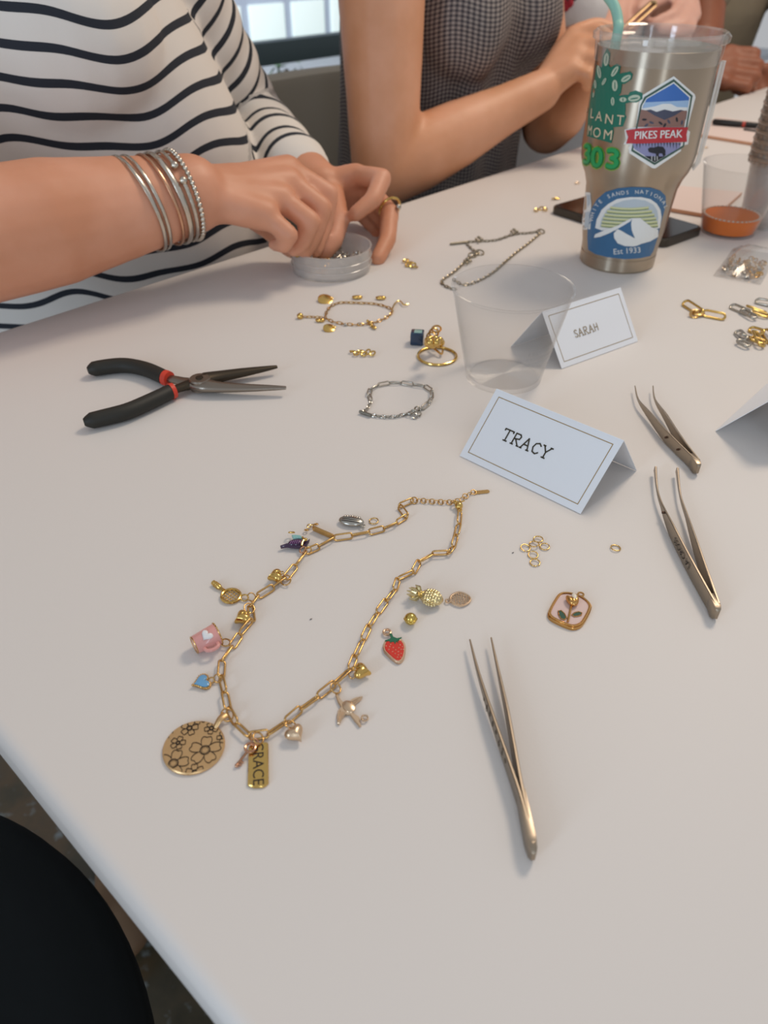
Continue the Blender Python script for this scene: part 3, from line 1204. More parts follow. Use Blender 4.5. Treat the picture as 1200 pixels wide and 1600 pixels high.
tweezers([(733, 1010), (746, 1062), (766, 1128), (790, 1200), (810, 1262), (829, 1336)], [(766, 1007), (777, 1060), (790, 1122), (801, 1185), (812, 1248), (831, 1334)],
         [.0008, .0032, .0062, .0074, .0082, .0078], [.0007, .0011, .0013, .0014, .0014, .0013], [.0008, .003, .006, .0074, .0082, .0078], [.0007, .0011, .0013, .0014, .0014, .0013],
         'fine straight pointed steel tweezers lying alone in the foreground', ((811, 1250), (831, 1350)), marks=(.35, .62))
tweezers([(1021, 742), (1024, 775), (1031, 800), (1046, 838), (1077, 900), (1113, 966)], [(1055, 744), (1060, 785), (1070, 818), (1084, 866), (1103, 925), (1116, 962)],
         [.0036, .0018, .0030, .0082, .0090, .0084], [.0014, .0010, .0011, .0013, .0014, .0013], [.0036, .0018, .0034, .0074, .0088, .0084], [.0014, .001, .0011, .0013, .0014, .0013],
         'large bent-tip steel tweezers stamped with dark lettering on the right', ((1105, 945), (1116, 972)), dots=((.5, .001),), word=('LA CROSS', .62, .86))
tweezers([(990, 612), (995, 634), (1012, 658), (1040, 694), (1084, 738)], [(1018, 612), (1021, 634), (1038, 662), (1060, 700), (1087, 736)],
         [.0007, .0016, .0056, .0086, .0082], [.0007, .001, .0013, .0014, .0013], [.0007, .0016, .0056, .0084, .0082], [.0007, .001, .0013, .0014, .0013],
         'small bent needle-tip steel tweezers beside the TRACY card, farther up the table', ((1075, 725), (1088, 744)), dots=((.77, .0006), (.88, .0006)))


def make_pliers():
    e = empty('pliers', P(285, 600), 'needle nose pliers with black grips and red collars', 'pliers')
    blk = mat('black_grip', '#25241f', 0, .55)
    red = mat('red_collar', '#d2402c', 0, .45)
    st = mat('plier_steel', '#8f857a', 1, .33)
    dk = mat('dark_jaw_steel', '#4a4238', .9, .42)
    z = .0062
    up = spline([P(u, v, z) for u, v in ((137, 579), (160, 574), (195, 571), (228, 577), (258, 590))], 6)
    lo = spline([P(u, v, z) for u, v in ((131, 660), (160, 653), (198, 643), (235, 627), (266, 612))], 6)
    for path in (up, lo):
        n = len(path)
        r = [.0062 * min(1, .45 + i / n * 4.5) * (1 - .12 * abs(i / n - .4)) for i in range(n)]
        g = G(); g.tube(path, r, n=16, flat=.92, up=(0, 0, 1)); g.build('grip', blk, e)
    for path, nx in ((up, (270, 594)), (lo, (277, 608))):
        g = G(); g.tube([path[-1], path[-1].lerp(P(*nx, z), .55)], [.0059, .0056], n=16, up=(0, 0, 1)); g.build('collar', red, e)
    # crossing metal levers with tapered jaws
    g = G()
    pts = [P(u, v, z) for u, v in ((264, 591), (285, 596), (303, 600), (322, 603), (345, 605), (385, 606), (420, 606), (447, 606))]
    g.tube(spline(pts, 4), list(np.interp(np.linspace(0, 7, 29), range(8), [.0036, .0045, .0062, .0072, .0056, .0042, .003, .0017])), n=12, flat=.62, up=(0, 0, 1))
    g.build('jaw', st, e, angle=50)
    g = G()
    pts = [P(u, v, z) for u, v in ((272, 609), (290, 603), (306, 598), (322, 593), (345, 588), (380, 582), (410, 577), (433, 573))]
    g.tube(spline(pts, 4), list(np.interp(np.linspace(0, 7, 29), range(8), [.0036, .0045, .0062, .0070, .0056, .0044, .003, .0015])), n=12, flat=.7, up=(0, 0, 1))
    g.build('jaw', dk, e, angle=50)
    g = G(); g.lathe([(0, -.004), (.0075, -.004), (.0078, .0035), (.007, .0046), (0, .0047)], P(313, 599, z), 28); g.build('joint', st, e, angle=30)
    g = G(); g.lathe([(0, .0), (.0028, .0), (.0026, .0008), (0, .001)], P(313, 599, z) + Vector((0, 0, .0046)), 20); g.build('pivot_pin', dk, e, angle=30)


make_pliers()

# ================================================================ jewellery helpers
FLATM = Matrix.Identity(3)


def axes(d, n=(0, 0, 1)):
    """x along d, z near n"""
    x = Vector(d).normalized()
    z = Vector(n) - x * Vector(n).dot(x)
    z.normalize()
    y = z.cross(x)
    return Matrix((x, y, z)).transposed()


def link_mesh(name, L, wd, wire, m, n=8, seg=8):
    """a paperclip link lying flat, long axis x"""
    h = L / 2 - wd / 2
    pts = []
    for k in range(seg + 1):
        a = -math.pi / 2 + math.pi * k / seg
        pts.append(Vector((h + (wd / 2 - wire) * math.cos(a), (wd / 2 - wire) * math.sin(a), 0)))
    for k in range(seg + 1):
        a = math.pi / 2 + math.pi * k / seg
        pts.append(Vector((-h + (wd / 2 - wire) * math.cos(a), (wd / 2 - wire) * math.sin(a), 0)))
    g = G(); g.tube(pts, wire, n=n, closed=True)
    me = g.mesh(name, [m], (0, 0, 0))
    me.polygons.foreach_set('use_smooth', [True] * len(me.polygons))
    return me


def ring_mesh(name, r, wire, m, n=20, k=7, gap=False):
    g = G()
    if gap:
        pts = [Vector((r * math.cos(a), r * math.sin(a), 0)) for a in np.linspace(.12, 2 * math.pi - .12, n)]
        g.tube(pts, wire, n=k)
    else:
        g.tube(ring_pts((0, 0, 0), r, n), wire, n=k, closed=True)
    me = g.mesh(name, [m], (0, 0, 0))
    me.polygons.foreach_set('use_smooth', [True] * len(me.polygons))
    return me


def put(name, me, parent, M4):
    o = bpy.data.objects.new(name, me)
    COL.objects.link(o)
    o.parent = parent
    o.matrix_basis = Matrix.Translation(-OFF[parent]) @ M4
    OFF[o] = OFF[parent]
    return o


def M4(loc, M3, sx=1, sy=1, sz=1):
    return Matrix.Translation(Vector(loc)) @ M3.to_4x4() @ Matrix.Diagonal((sx, sy, sz, 1))


def rot_about(axis, deg):
    return Matrix.Rotation(R(deg), 3, Vector(axis))


def charm(name, px, label, group='charms on and around the gold necklace', cat='charm'):
    return empty(name, P(*px), label, cat, group)


def bail(e, a, b, r=.0021, wire=.00038, m=None, z=.002, tilt=25, name='jump_ring'):
    """small ring from a to b (pixels), standing a little off the table"""
    A, B = P(*a, z), P(*b, z)
    c = (A + B) / 2
    me = ring_mesh(name, r, wire, m or GOLD(), 18, 6)
    d = (B - A)
    return put(name, me, e, M4(c, axes(d) @ rot_about((1, 0, 0), tilt), max(.7, d.length / 2 / r), 1, 1))


def heart_out(s, n=28):
    o = []
    for k in range(n):
        t = 2 * math.pi * k / n
        o.append((s * (16 * math.sin(t) ** 3) / 16, s * (13 * math.cos(t) - 5 * math.cos(2 * t) - 2 * math.cos(3 * t) - math.cos(4 * t)) / 16))
    return o


def puffed(outline, c, M3, thick, rings=5, mi=0, g=None):
    g = g or G()
    cx = sum(p[0] for p in outline) / len(outline)
    cy = sum(p[1] for p in outline) / len(outline)
    n = len(outline)
    vs_ = []
    ss = [math.sin(math.pi / 2 * k / rings) for k in range(1, rings + 1)]
    for side in (1, -1):
        vs_.append(Vector((cx, cy, side * thick)))
        for s in ss:
            zz = side * thick * math.sqrt(max(0, 1 - s * s))
            for x, y in outline:
                vs_.append(Vector((cx + (x - cx) * s, cy + (y - cy) * s, zz)))
    fs = []
    K = 1 + rings * n
    for sd in (0, 1):
        b = sd * K
        for k in range(n):
            l = (k + 1) % n
            fs.append((b, b + 1 + k, b + 1 + l))
            for q in range(rings - 1):
                r0, r1 = b + 1 + q * n, b + 1 + (q + 1) * n
                fs.append((r0 + k, r1 + k, r1 + l, r0 + l))
    # weld the two rims
    for k in range(n):
        l = (k + 1) % n
        a, c2 = 1 + (rings - 1) * n, K + 1 + (rings - 1) * n
        fs.append((a + k, c2 + k, c2 + l, a + l))
    g.add([Vector(c) + M3 @ p for p in vs_], fs, mi)
    return g


def pxplate(g, pts, z, th, mi=0, bevel=.0002, side=None):
    g.prism([P(u, v, z) for u, v in pts], th, mi=mi, bevel=bevel, side=side)
    return g


def c7(l):
    return [(230 + x / 4, 860 + y / 4) for x, y in l]


def c1(l):
    return [(360 + x / 4, 1000 + y / 4) for x, y in l]


def c4(l):
    return [(580 + x / 7.06, 890 + y / 7.06) for x, y in l]


def c12(l):
    return [(840 + x / 12, 910 + y / 12) for x, y in l]


# ================================================================ the gold necklace
JOINTS = [(719, 798), (717, 818), (713, 836), (708, 854), (701, 864), (676, 865), (655, 877), (646, 894), (622, 905), (617, 921), (604, 938), (590, 957), (577, 978), (567, 999), (555, 1025), (547, 1045),
          (523, 1067), (497, 1088), (470, 1107), (447, 1127), (419, 1146), (390, 1150), (369, 1130), (356, 1107), (351, 1081), (345, 1057), (347, 1032), (362, 1010), (375, 991), (394, 969), (391, 947),
          (403, 931), (427, 916), (446, 903), (462, 883), (478, 862), (498, 853), (522, 840), (550, 836), (577, 831), (600, 825), (620, 817), (636, 807), (624, 791), (645, 782)]


def make_necklace():
    e = empty('necklace', P(450, 950), 'gold paperclip chain necklace laid out open on the table', 'necklace')
    me = link_mesh('link', .0112, .0044, .00052, GOLD())
    zc = .0021
    pts = [P(u, v, zc) for u, v in JOINTS]
    for k, (a, b) in enumerate(zip(pts, pts[1:])):
        d = b - a
        roll = 38 if k % 2 else -52
        if k in (4, 7, 28, 41, 43):
            roll = 80
        c = (a + b) / 2
        c.z = TZ + .0006 + .0019 * abs(math.sin(R(roll)))
        sx = min(1.25, max(.72, (d.length + .0016) / .0112))
        put('link', me, e, M4(c, axes(d) @ rot_about((1, 0, 0), roll), sx, 1, 1))
    rm = ring_mesh('extender_ring', .0017, .00032, GOLD(), 16, 6)
    ext = resample([P(u, v, .0012) for u, v in ((655, 782), (680, 784), (705, 785), (715, 783))], .0027)
    put('extender_ring', ring_mesh('extender_ring', .0021, .0004, GOLD(), 18, 6), e, M4(P(647, 782, .0014), axes((1, 0, 0)) @ rot_about((1, 0, 0), 25)))
    for k, p in enumerate(ext):
        put('extender_ring', rm, e, M4(p, axes((1, 0, 0)) @ rot_about((1, 0, 0), 20 if k % 2 else -70)))
    for k, p in enumerate(resample([P(u, v, .0012) for u, v in ((722, 779), (730, 773), (740, 769))], .003)):
        put('extender_ring', rm, e, M4(p, axes((1, .5, 0)) @ rot_about((1, 0, 0), 20 if k % 2 else -70)))
    # clasp
    g = G()
    c = P(717, 790, .0026)
    g.ell(c, (.0024, .0028, .0023), nu=16, nv=10)
    g.tube(ring_pts(c + Vector((-.001, .0026, .0004)), .0022, 16, axes((1, 0, 0), (0, .5, 1))), .0006, n=7, closed=True)
    g.tube([c + Vector((.001, .001, .002)), c + Vector((.0034, .0022, .002))], [.0005, .0004], n=6)
    g.tube(ring_pts(c + Vector((.0002, -.0034, -.0006)), .0012, 12), .00042, n=6, closed=True)
    g.build('clasp', GOLD2(), e)
    g = G()
    a, b = P(742, 769, .001), P(765, 766.5, .001)
    d = (b - a).normalized(); s = Vector((-d.y, d.x, 0))
    out = [a + s * .0014, a - s * .0014] + [b - d * .0014 + (d * math.cos(t) + s * math.sin(t)) * .0014 for t in np.linspace(-math.pi / 2, math.pi / 2, 8)]
    g.prism(out, .0007, bevel=.0002)
    g.build('end_tag', GOLD(), e)


make_necklace()


# --- charms hanging from the necklace
def make_medallion():
    e = charm('medallion', (303, 1165), 'round gold medallion engraved with dark outlined flowers')
    c = P(302.5, 1166, .0016)
    r = .0128
    g = G(); g.lathe([(0, -.0014), (r - .0003, -.0014), (r, -.001), (r, -.0004), (r - .0004, 0), (0, 0)], c, 72)
    g.build('disc', mat('antique_gold', '#e4bd8a', 1, .36, bump=(500, .15, .0003)), e, angle=30)
    g = G()
    top = c.z + .00022

    def line(pts, w=.00014):
        pts = [Vector((x, y, top)) for x, y in pts]
        run = []
        for p in pts:
            if math.hypot(p.x - c.x, p.y - c.y) < r - .0005:
                run.append(p)
            else:
                if len(run) > 1:
                    g.tube(run, w, n=5, flat=.7, up=(0, 0, 1))
                run = []
        if len(run) > 1:
            g.tube(run, w, n=5, flat=.7, up=(0, 0, 1))

    def flower(u, v, rad, n, ph, core):
        o = P(230 + u / 4, 860 + v / 4)
        for k in range(n):
            a0 = ph + 2 * math.pi * k / n
            hw = math.pi / n
            pet = []
            for t in np.linspace(-1, 1, 15):
                a = a0 + hw * t * .96
                rr = rad * (1 - .55 * abs(t) ** 2.6) * (1 - .13 * math.exp(-(t / .25) ** 2))
                pet.append((o.x + rr * math.cos(a), o.y + rr * math.sin(a)))
            a = a0 - hw * .96
            pet = [(o.x + core * math.cos(a), o.y + core * math.sin(a))] + pet
            line(pet)
        line([(o.x + core * math.cos(t), o.y + core * math.sin(t)) for t in np.linspace(0, 2 * math.pi, 24)])
        line([(o.x + core * .82 * math.cos(t), o.y + core * .82 * math.sin(t)) for t in np.linspace(0, 2 * math.pi, 24)], .0001)
        for k in range(10):
            a = 2 * math.pi * k / 10
            q = Vector((o.x + core * .6 * math.cos(a), o.y + core * .6 * math.sin(a), top))
            if math.hypot(q.x - c.x, q.y - c.y) < r - .0008:
                g.ell(q, (.00016, .00016, .0001), nu=6, nv=4)
    flower(365, 1262, .0070, 5, .35, .0021)
    flower(268, 1125, .0040, 5, .2, .0012)
    flower(405, 1125, .0032, 5, .9, .0010)
    flower(197, 1217, .0034, 5, .1, .0009)
    flower(168, 1345, .0066, 5, .2, .0020)
    flower(110, 1150, .0040, 5, .2, .0012)
    flower(330, 1062, .0034, 5, .8, .0010)
    flower(480, 1180, .0030, 5, .8, .0010)
    flower(300, 1400, .0040, 5, .5, .0010)
    g.build('engraving', INK(), e)
    g = G()
    a, b = P(336, 1137, .0016), P(352, 1117, .0032)
    g.tube(spline([a, a.lerp(b, .5) + Vector((0, 0, .0012)), b], 4), list(np.linspace(.0010, .0019, 9)), n=10, flat=.6, up=(0, 0, 1))
    g.build('bail', mat('antique_gold', '#e4bd8a', 1, .36), e)
    bail(e, (347, 1122), (363, 1112), .0028, .0004, z=.0026, tilt=35)


make_medallion()


def make_tag():
    e = charm('name_tag', (403, 1195), 'long gold bar tag stamped GRACE hanging below the necklace')
    g = G()
    pxplate(g, [(395, 1160), (416, 1159), (419, 1160.5), (419.5, 1222), (416, 1226), (411, 1229), (397, 1229.5), (389, 1227), (386.5, 1225), (388.5, 1166)], .0014, .0012, bevel=.0003)
    g.build('plate', GOLD2(), e, angle=30)
    vs_, fs = text_geo('GRACE', .0064)
    a, b = P(403.5, 1162, .00148), P(404, 1224, .00148)
    ax = (b - a).normalized(); up = Vector((-ax.y, ax.x, 0))
    c = (a + b) / 2
    g = G(); g.add([c + ax * p.x * .97 + up * (p.y - .0022) for p in vs_], fs)
    g.build('lettering', INK(), e, smooth=False)
    bail(e, (402, 1162), (405, 1145), .0025, .0004, z=.0026, tilt=40)


make_tag()


def make_key():
    e = charm('key_charm', (385, 1178), 'tiny rose gold key charm lying across the GRACE tag')
    m = mat('rose_gold', '#cf9f80', 1, .26)
    g = G()
    z = .0026
    g.tube(ring_pts(P(391, 1168, z), .0021, 18), .0006, n=8, closed=True)
    g.tube([P(386, 1175, z), P(377, 1186, .0018), P(370, 1195, .0011)], [.0006, .00055, .0006], n=8)
    for u, v in ((374, 1189), (371, 1193)):
        g.tube([P(u, v, .0013), P(u + 6, v + 3, .0011)], [.0006, .0005], n=6)
    g.ell(P(370, 1196, .0011), (.0009, .0009, .0009), nu=10, nv=6)
    g.build('key', m, e)
    bail(e, (394, 1164), (402, 1156), .0016, .00035, m, z=.003, tilt=30)


make_key()


def make_swallow():
    e = charm('swallow_charm', (545, 1110), 'pale gold flying swallow charm with spread wings')
    m = PALEGOLD()
    g = G()
    body = c1([(655, 335), (672, 335), (690, 372), (715, 392), (735, 388), (760, 366), (790, 354), (826, 350), (815, 368), (792, 386), (765, 410), (750, 428), (765, 452), (800, 474), (812, 492), (806, 500), (818, 530), (806, 537), (775, 500), (745, 462), (722, 460), (700, 482), (682, 522), (668, 518), (664, 480), (672, 440), (690, 415), (672, 385)])
    pxplate(g, body, .0016, .0012, bevel=.0003)
    g.ell(P(545, 1104, .0016), (.0026, .0036, .0009), rot_about((0, 0, 1), 35), nu=14, nv=8)
    g.build('body', m, e, angle=30)
    g = G()
    for a, b in (((745, 392), (812, 356)), ((752, 402), (800, 372)), ((758, 412), (785, 392)), ((690, 440), (675, 505)), ((702, 448), (682, 500)), ((714, 452), (698, 478))):
        A, B = c1([a, b])
        g.tube([P(*A, .0017), P(*B, .0017)], [.00028, .0002], n=5)
    g.build('feather_ridges', m, e)
    g = G(); g.tube(ring_pts(P(570, 1122, .0013), .0014, 14), .0004, n=6, closed=True); g.build('tail_loop', m, e)
    bail(e, (522, 1082), (527, 1068), .0026, .0004, z=.0026, tilt=35)


make_swallow()

PUFF = None


def make_hearts():
    spots = [((431, 900), 200, 28, 'puffed gold heart charm on the upper left strand below the racket'), ((379, 965), 200, 24, ''), ((565, 1049), 300, 30, ''), ((461, 1146), 20, 25, '')]
    labels = ['puffed gold heart charm highest on the left strand, right of the racket', 'puffed gold heart charm just below the racket charm',
              'puffed gold heart charm above the swallow charm', 'pale puffed gold heart charm between the GRACE tag and the swallow']
    turn = [(-75, 30), (-55, 25), (82, 30), (42, 20)]
    rings = [((440, 903), (453, 910)), ((386, 957), (393, 944)), ((547, 1050), (556, 1052)), ((456, 1137), (450, 1126))]
    ms = [GOLD2(), GOLD2(), GOLD2(), PALEGOLD()]
    for k in range(4):
        e = charm('heart_charm', spots[k][0], labels[k])
        c = P(*spots[k][0], .0034)
        M3 = rot_about((0, 0, 1), turn[k][0]) @ rot_about((1, 0, 0), turn[k][1] * .5)
        puffed(heart_out(.0043), c, M3, .0029).build('heart', ms[k], e, angle=60)
        g = G()
        q = c + M3 @ Vector((0, .0034, .0006))
        g.tube(ring_pts(q, .0010, 12, M3), .0003, n=6, closed=True)
        g.build('loop', ms[k], e)
        bail(e, *rings[k], .0027, .00036, z=.0026, tilt=30)


make_hearts()


def make_racket():
    e = charm('racket_charm', (356, 927), 'gold tennis racket charm with a woven head')
    m = GOLD2()
    c = P(361, 931, .0012)
    g = G()
    d = (P(332, 910) - P(350, 923)).normalized()
    M3 = axes(d)
    g.tube(ring_pts(c, .0050, 28, M3, .0047), .00075, n=8, closed=True)
    g.build('head', m, e)
    g = G()
    for k in range(-2, 3):
        x = k * .0017
        l = math.sqrt(max(0, .0048 ** 2 - x * x))
        g.tube([c + M3 @ Vector((x, -l, 0)), c + M3 @ Vector((x, l, 0))], .00022, n=5)
        g.tube([c + M3 @ Vector((-l, x, .0002)), c + M3 @ Vector((l, x, .0002))], .00022, n=5)
    g.build('strings', m, e)
    g = G()
    a = c + d * .0056
    b = P(333, 910, .0014)
    g.tube([a, a.lerp(b, .3), a.lerp(b, .35), b], [.0011, .0009, .0013, .0014], n=10)
    for t in (.5, .65, .8):
        g.tube(ring_pts(a.lerp(b, t), .0014, 10, axes((0, 0, 1), d)), .0003, n=5, closed=True)
    g.build('handle', m, e)
    bail(e, (376, 934), (388, 934), .0018, .0004, m, z=.0014, tilt=15)
    bail(e, (388, 936), (398, 930), .0022, .00036, z=.0022, tilt=45)


make_racket()


def make_mug():
    e = charm('mug_charm', (323, 998), 'pink enamel mug charm with a white heart on its side')
    pink = mat('pink_enamel', '#dc9d96', 0, .25, coat=.4)
    a, b = P(303.5, 1008, .0050), P(340, 990, .0056)
    ax = (b - a)
    L = ax.length
    g = G()
    g.lathe([(0, 0), (.0040, 0), (.0044, .0004), (.0054, L), (.0050, L), (.0040, .001), (0, .001)], a, 36, axis=ax)
    g.build('cup', pink, e, angle=40)
    g = G()
    g.tube(ring_pts(b, .0053, 40, Vector(ax).to_track_quat('Z', 'Y').to_matrix()), .00036, n=6, closed=True)
    for k in range(18):
        M3 = Vector(ax).to_track_quat('Z', 'Y').to_matrix()
        t = 2 * math.pi * k / 18
        g.ell(b + M3 @ Vector((.0053 * math.cos(t), .0053 * math.sin(t), 0)), (.0005, .0005, .0005), nu=8, nv=5)
    g.tube(ring_pts(a, .0042, 32, Vector(ax).to_track_quat('Z', 'Y').to_matrix()), .0003, n=6, closed=True)
    g.build('gold_rim', GOLD(), e)
    # handle towards the front right
    axn = ax.normalized()
    side = axn.cross(Vector((0, 0, 1)))
    if side.y > 0:
        side = -side
    m0 = a.lerp(b, .52)
    pts = [m0 + axn * x + side * y for x, y in ((-.0030, .0042), (-.0026, .0066), (0, .0078), (.0028, .0072), (.0036, .0048))]
    g = G(); g.tube(spline(pts, 5), .0009, n=8); g.build('handle', pink, e)
    # heart badge on the upper side, towards the camera
    q = a.lerp(b, .52)
    n = (Vector((0, 0, 1)) * .86 + side * .4).normalized()
    M3 = axes(axn, n)
    g = puffed(heart_out(.0028), q + n * .0049, M3 @ rot_about((0, 0, 1), -60), .0008)
    g.build('heart_badge', mat('white_enamel', '#e3e4e6', 0, .25), e, angle=60)
    bail(e, (345, 1003), (360, 1005), .0018, .0004, z=.0026, tilt=20)


make_mug()


def make_blue_heart():
    e = charm('heart_charm', (316, 1065), 'small sky blue enamel heart charm with a beaded gold rim')
    M3 = rot_about((0, 0, 1), -62) @ rot_about((1, 0, 0), -6)
    c = P(316, 1065, .0016)
    o = heart_out(.0044)
    g = G(); g.prism([c + M3 @ Vector((x, y, 0)) for x, y in o], .0013, bevel=.0002)
    for x, y in heart_out(.0044, 34):
        g.ell(c + M3 @ Vector((x, y, -.0002)), (.0004, .0004, .0004), nu=8, nv=5)
    g.build('setting', GOLD(), e)
    g = puffed([(x * .86, y * .86) for x, y in o], c + Vector((0, 0, .0002)), M3, .0006)
    g.build('enamel', mat('sky_blue_enamel', '#6aa3cf', 0, .25, coat=.3), e, angle=60)
    bail(e, (326, 1064), (335, 1062), .0013, .00036, z=.0016)
    bail(e, (334, 1062), (346, 1058), .0018, .00036, z=.002, tilt=35)


make_blue_heart()


def make_enamel_bird():
    e = charm('enamel_charm', (462, 848), 'dark purple and teal enamel charm with gold fittings')
    pur, teal = mat('purple_enamel', '#3b2343', 0, .2, coat=.5), mat('teal_enamel', '#86b9b6', 0, .25, coat=.3)

    def q(x, y, z):
        return P(420 + x / 8.57, 780 + y / 8.57, z)
    g = G()
    pts = [(150, 615), (240, 582), (270, 580), (300, 545), (340, 520), (390, 512), (440, 518), (470, 560), (520, 545), (548, 522), (535, 560), (500, 605), (440, 632), (380, 636), (300, 630), (250, 620), (160, 635)]
    g.prism([q(x, y, .0032) for x, y in pts], .0016, bevel=.0005)
    g.ell(q(360, 580, .0030), (.0042, .0026, .0014), rot_about((0, 0, 1), 10), nu=16, nv=8)
    g.build('wing', pur, e, angle=35)
    g = G()
    for k in range(6):
        g.tube([q(280 + k * 28, 600 - k * 2, .0046), q(305 + k * 26, 560 - k * 3, .0048)], [.0002, .0003], n=5)
    g.build('wing_lines', mat('violet_line', '#8a5f93', .3, .3), e)  # lighter violet lines across the wing
    g = G()
    g.prism([q(x, y, .0040) for x, y in ((305, 475), (360, 470), (420, 478), (455, 505), (430, 520), (380, 515), (330, 530))], .0016, bevel=.0004)
    g.build('crest', teal, e, angle=35)
    g = G()
    g.tube(ring_pts(q(305, 445, .004), .0015, 14, axes((1, 0, 0), (0, .8, 1))), .0005, n=6, closed=True)
    g.tube(spline([q(450, 510, .0046), q(470, 540, .005), q(450, 580, .0048), q(440, 620, .0044)], 4), .0006, n=7)
    g.ell(q(490, 540, .0046), (.0012, .0012, .0009), nu=10, nv=6)
    g.build('gold_trim', GOLD2(), e)
    bail(e, (470, 857), (476, 861), .0019, .0005, mat('rose_gold', '#cf9f80', 1, .26), z=.0028, tilt=30)
    bail(e, (476, 862), (486, 858), .0018, .0004, z=.0024, tilt=50)


make_enamel_bird()


def make_bar():
    e = charm('bar_charm', (503, 832), 'slim gold bar charm ending in a tiny branched loop')
    g = G()
    a, b = P(489, 825, .0022), P(521, 839, .0022)
    d = (b - a).normalized()
    s = Vector((-d.y, d.x, 0))
    M3 = Matrix((d, s, Vector((0, 0, 1)))).transposed()
    g.box((a + b) / 2, ((b - a).length, .0011, .0034), M3)
    g.build('bar', GOLD(), e, bevel=.0003)
    g = G()
    for u, v in ((483, 822), (489, 820), (494, 819), (479, 828)):
        g.tube(ring_pts(P(u, v, .0018), .0010, 12, rot_about((1, 0, 0), random.uniform(-50, 50))), .0004, n=6, closed=True)
    g.build('end_loops', GOLD(), e)


make_bar()


# --- loose charms round the necklace
def make_silver_oval():
    e = charm('silver_charm', (549, 813), 'silver half-oval charm with a scalloped ridge, beside a small gold ring')
    m = mat('antique_silver', '#b8b5ad', 1, .28)
    M3 = rot_about((0, 0, 1), -12)
    c = P(549, 814, .0022)
    g = G(); g.ell(c, (.0074, .0042, .0021), M3, nu=32, nv=12)
    g.build('shell', m, e)
    g = G()
    for k in range(7):
        x = -.0042 + k * .0014
        g.ell(c + M3 @ Vector((x, .0026 - abs(k - 3) * .0002, .0011)), (.0007, .0014, .0007), M3 @ rot_about((0, 0, 1), -20), nu=10, nv=6)
    g.build('scalloped_ridge', m, e)
    g = G()
    for k in range(3):
        y = .0010 - k * .0014
        g.tube(spline([c + M3 @ Vector((x, y - .0006 * (1 - (x / .006) ** 2), .0021 * math.sqrt(max(.05, 1 - (x / .0074) ** 2 - (y / .0042) ** 2)))) for x in np.linspace(-.0052, .0052, 7)], 3), .00022, n=5)
    g.build('groove_lines', INK(), e)
    g = G(); g.tube(ring_pts(c + M3 @ Vector((.0072, -.0024, -.0006)), .0012, 14), .0005, n=6, closed=True); g.build('loop', m, e)


make_silver_oval()


def make_pineapple():
    e = charm('pineapple_charm', (664, 930), 'large pale gold pineapple charm with a spiky crown')
    m = mat('bright_pale_gold', '#dfcd9c', 1, .22)
    a, b = P(690, 938, .0040), P(655, 928, .0040)
    c = P(674, 934, .0040)
    d = (b - a).normalized()
    M3 = axes(d)
    g = G(); g.ell(c, (.0062, .0043, .0036), M3, nu=24, nv=14)
    g.build('body', m, e)
    g = G()
    for i in range(9):
        x = -.0054 + i * .00135
        rr = math.sqrt(max(.02, 1 - (x / .0050) ** 2))
        n = max(5, int(16 * rr))
        for k in range(n):
            t = 2 * math.pi * (k + .5 * (i % 2)) / n
            if math.sin(t) < -.6:
                continue
            g.ell(c + M3 @ Vector((x, .0043 * rr * math.cos(t), .0036 * rr * math.sin(t))), (.00078, .00078, .00070), nu=6, nv=4)
    g.build('studs', m, e)
    rnd = random.Random(5)
    neck = c + d * .0056
    for k in range(16):
        t = 2 * math.pi * k / 16 + rnd.uniform(-.2, .2)
        sp = (.0024, .0044)[k % 2]
        ln = (.0066, .0045)[k % 2] * rnd.uniform(.85, 1.1)
        tip = neck + M3 @ Vector((ln, sp * math.cos(t), sp * math.sin(t) * .9))
        mid = neck + M3 @ Vector((ln * .5, sp * .8 * math.cos(t), sp * .8 * math.sin(t)))
        g = G(); g.tube([neck + (mid - neck) * .1, mid, tip], [.0009, .0012, .0002], n=6)
        g.build('crown_leaf', m, e)


make_pineapple()


def make_filigree():
    e = charm('filigree_charm', (718, 936), 'pale gold filigree strawberry-shaped charm beside the pineapple')
    m = PALEGOLD()
    c = P(719, 936, .0011)
    M3 = rot_about((0, 0, 1), -95)
    out = [(.0048 * math.sin(t) * (1 - .18 * math.cos(t)), -.0052 * math.cos(t)) for t in np.linspace(0, 2 * math.pi, 26)[:-1]]
    out = [(x * (1 - .35 * max(0, y / .0052)), y) for x, y in out]
    M3 = rot_about((0, 0, 1), -88)
    g = G()
    g.tube([c + M3 @ Vector((x, y, 0)) for x, y in out], .0006, n=7, closed=True)
    g.build('outline', m, e)
    g = G()
    rnd = random.Random(9)
    for i in range(-3, 4):
        for j in range(-3, 4):
            x, y = i * .00125 + (.0006 if j % 2 else 0), j * .00125
            if abs(x) < .0042 * (1 - .35 * max(0, y / .0052)) * math.sqrt(max(0, 1 - (y / .0052) ** 2)):
                g.tube(ring_pts(c + M3 @ Vector((x, y, rnd.uniform(0, .0003))), .00066, 9), .0002, n=5, closed=True)
    g.build('lace', m, e)
    g = G(); g.tube(ring_pts(P(700, 939, .0012), .0012, 12), .0004, n=6, closed=True); g.build('loop', m, e)


make_filigree()


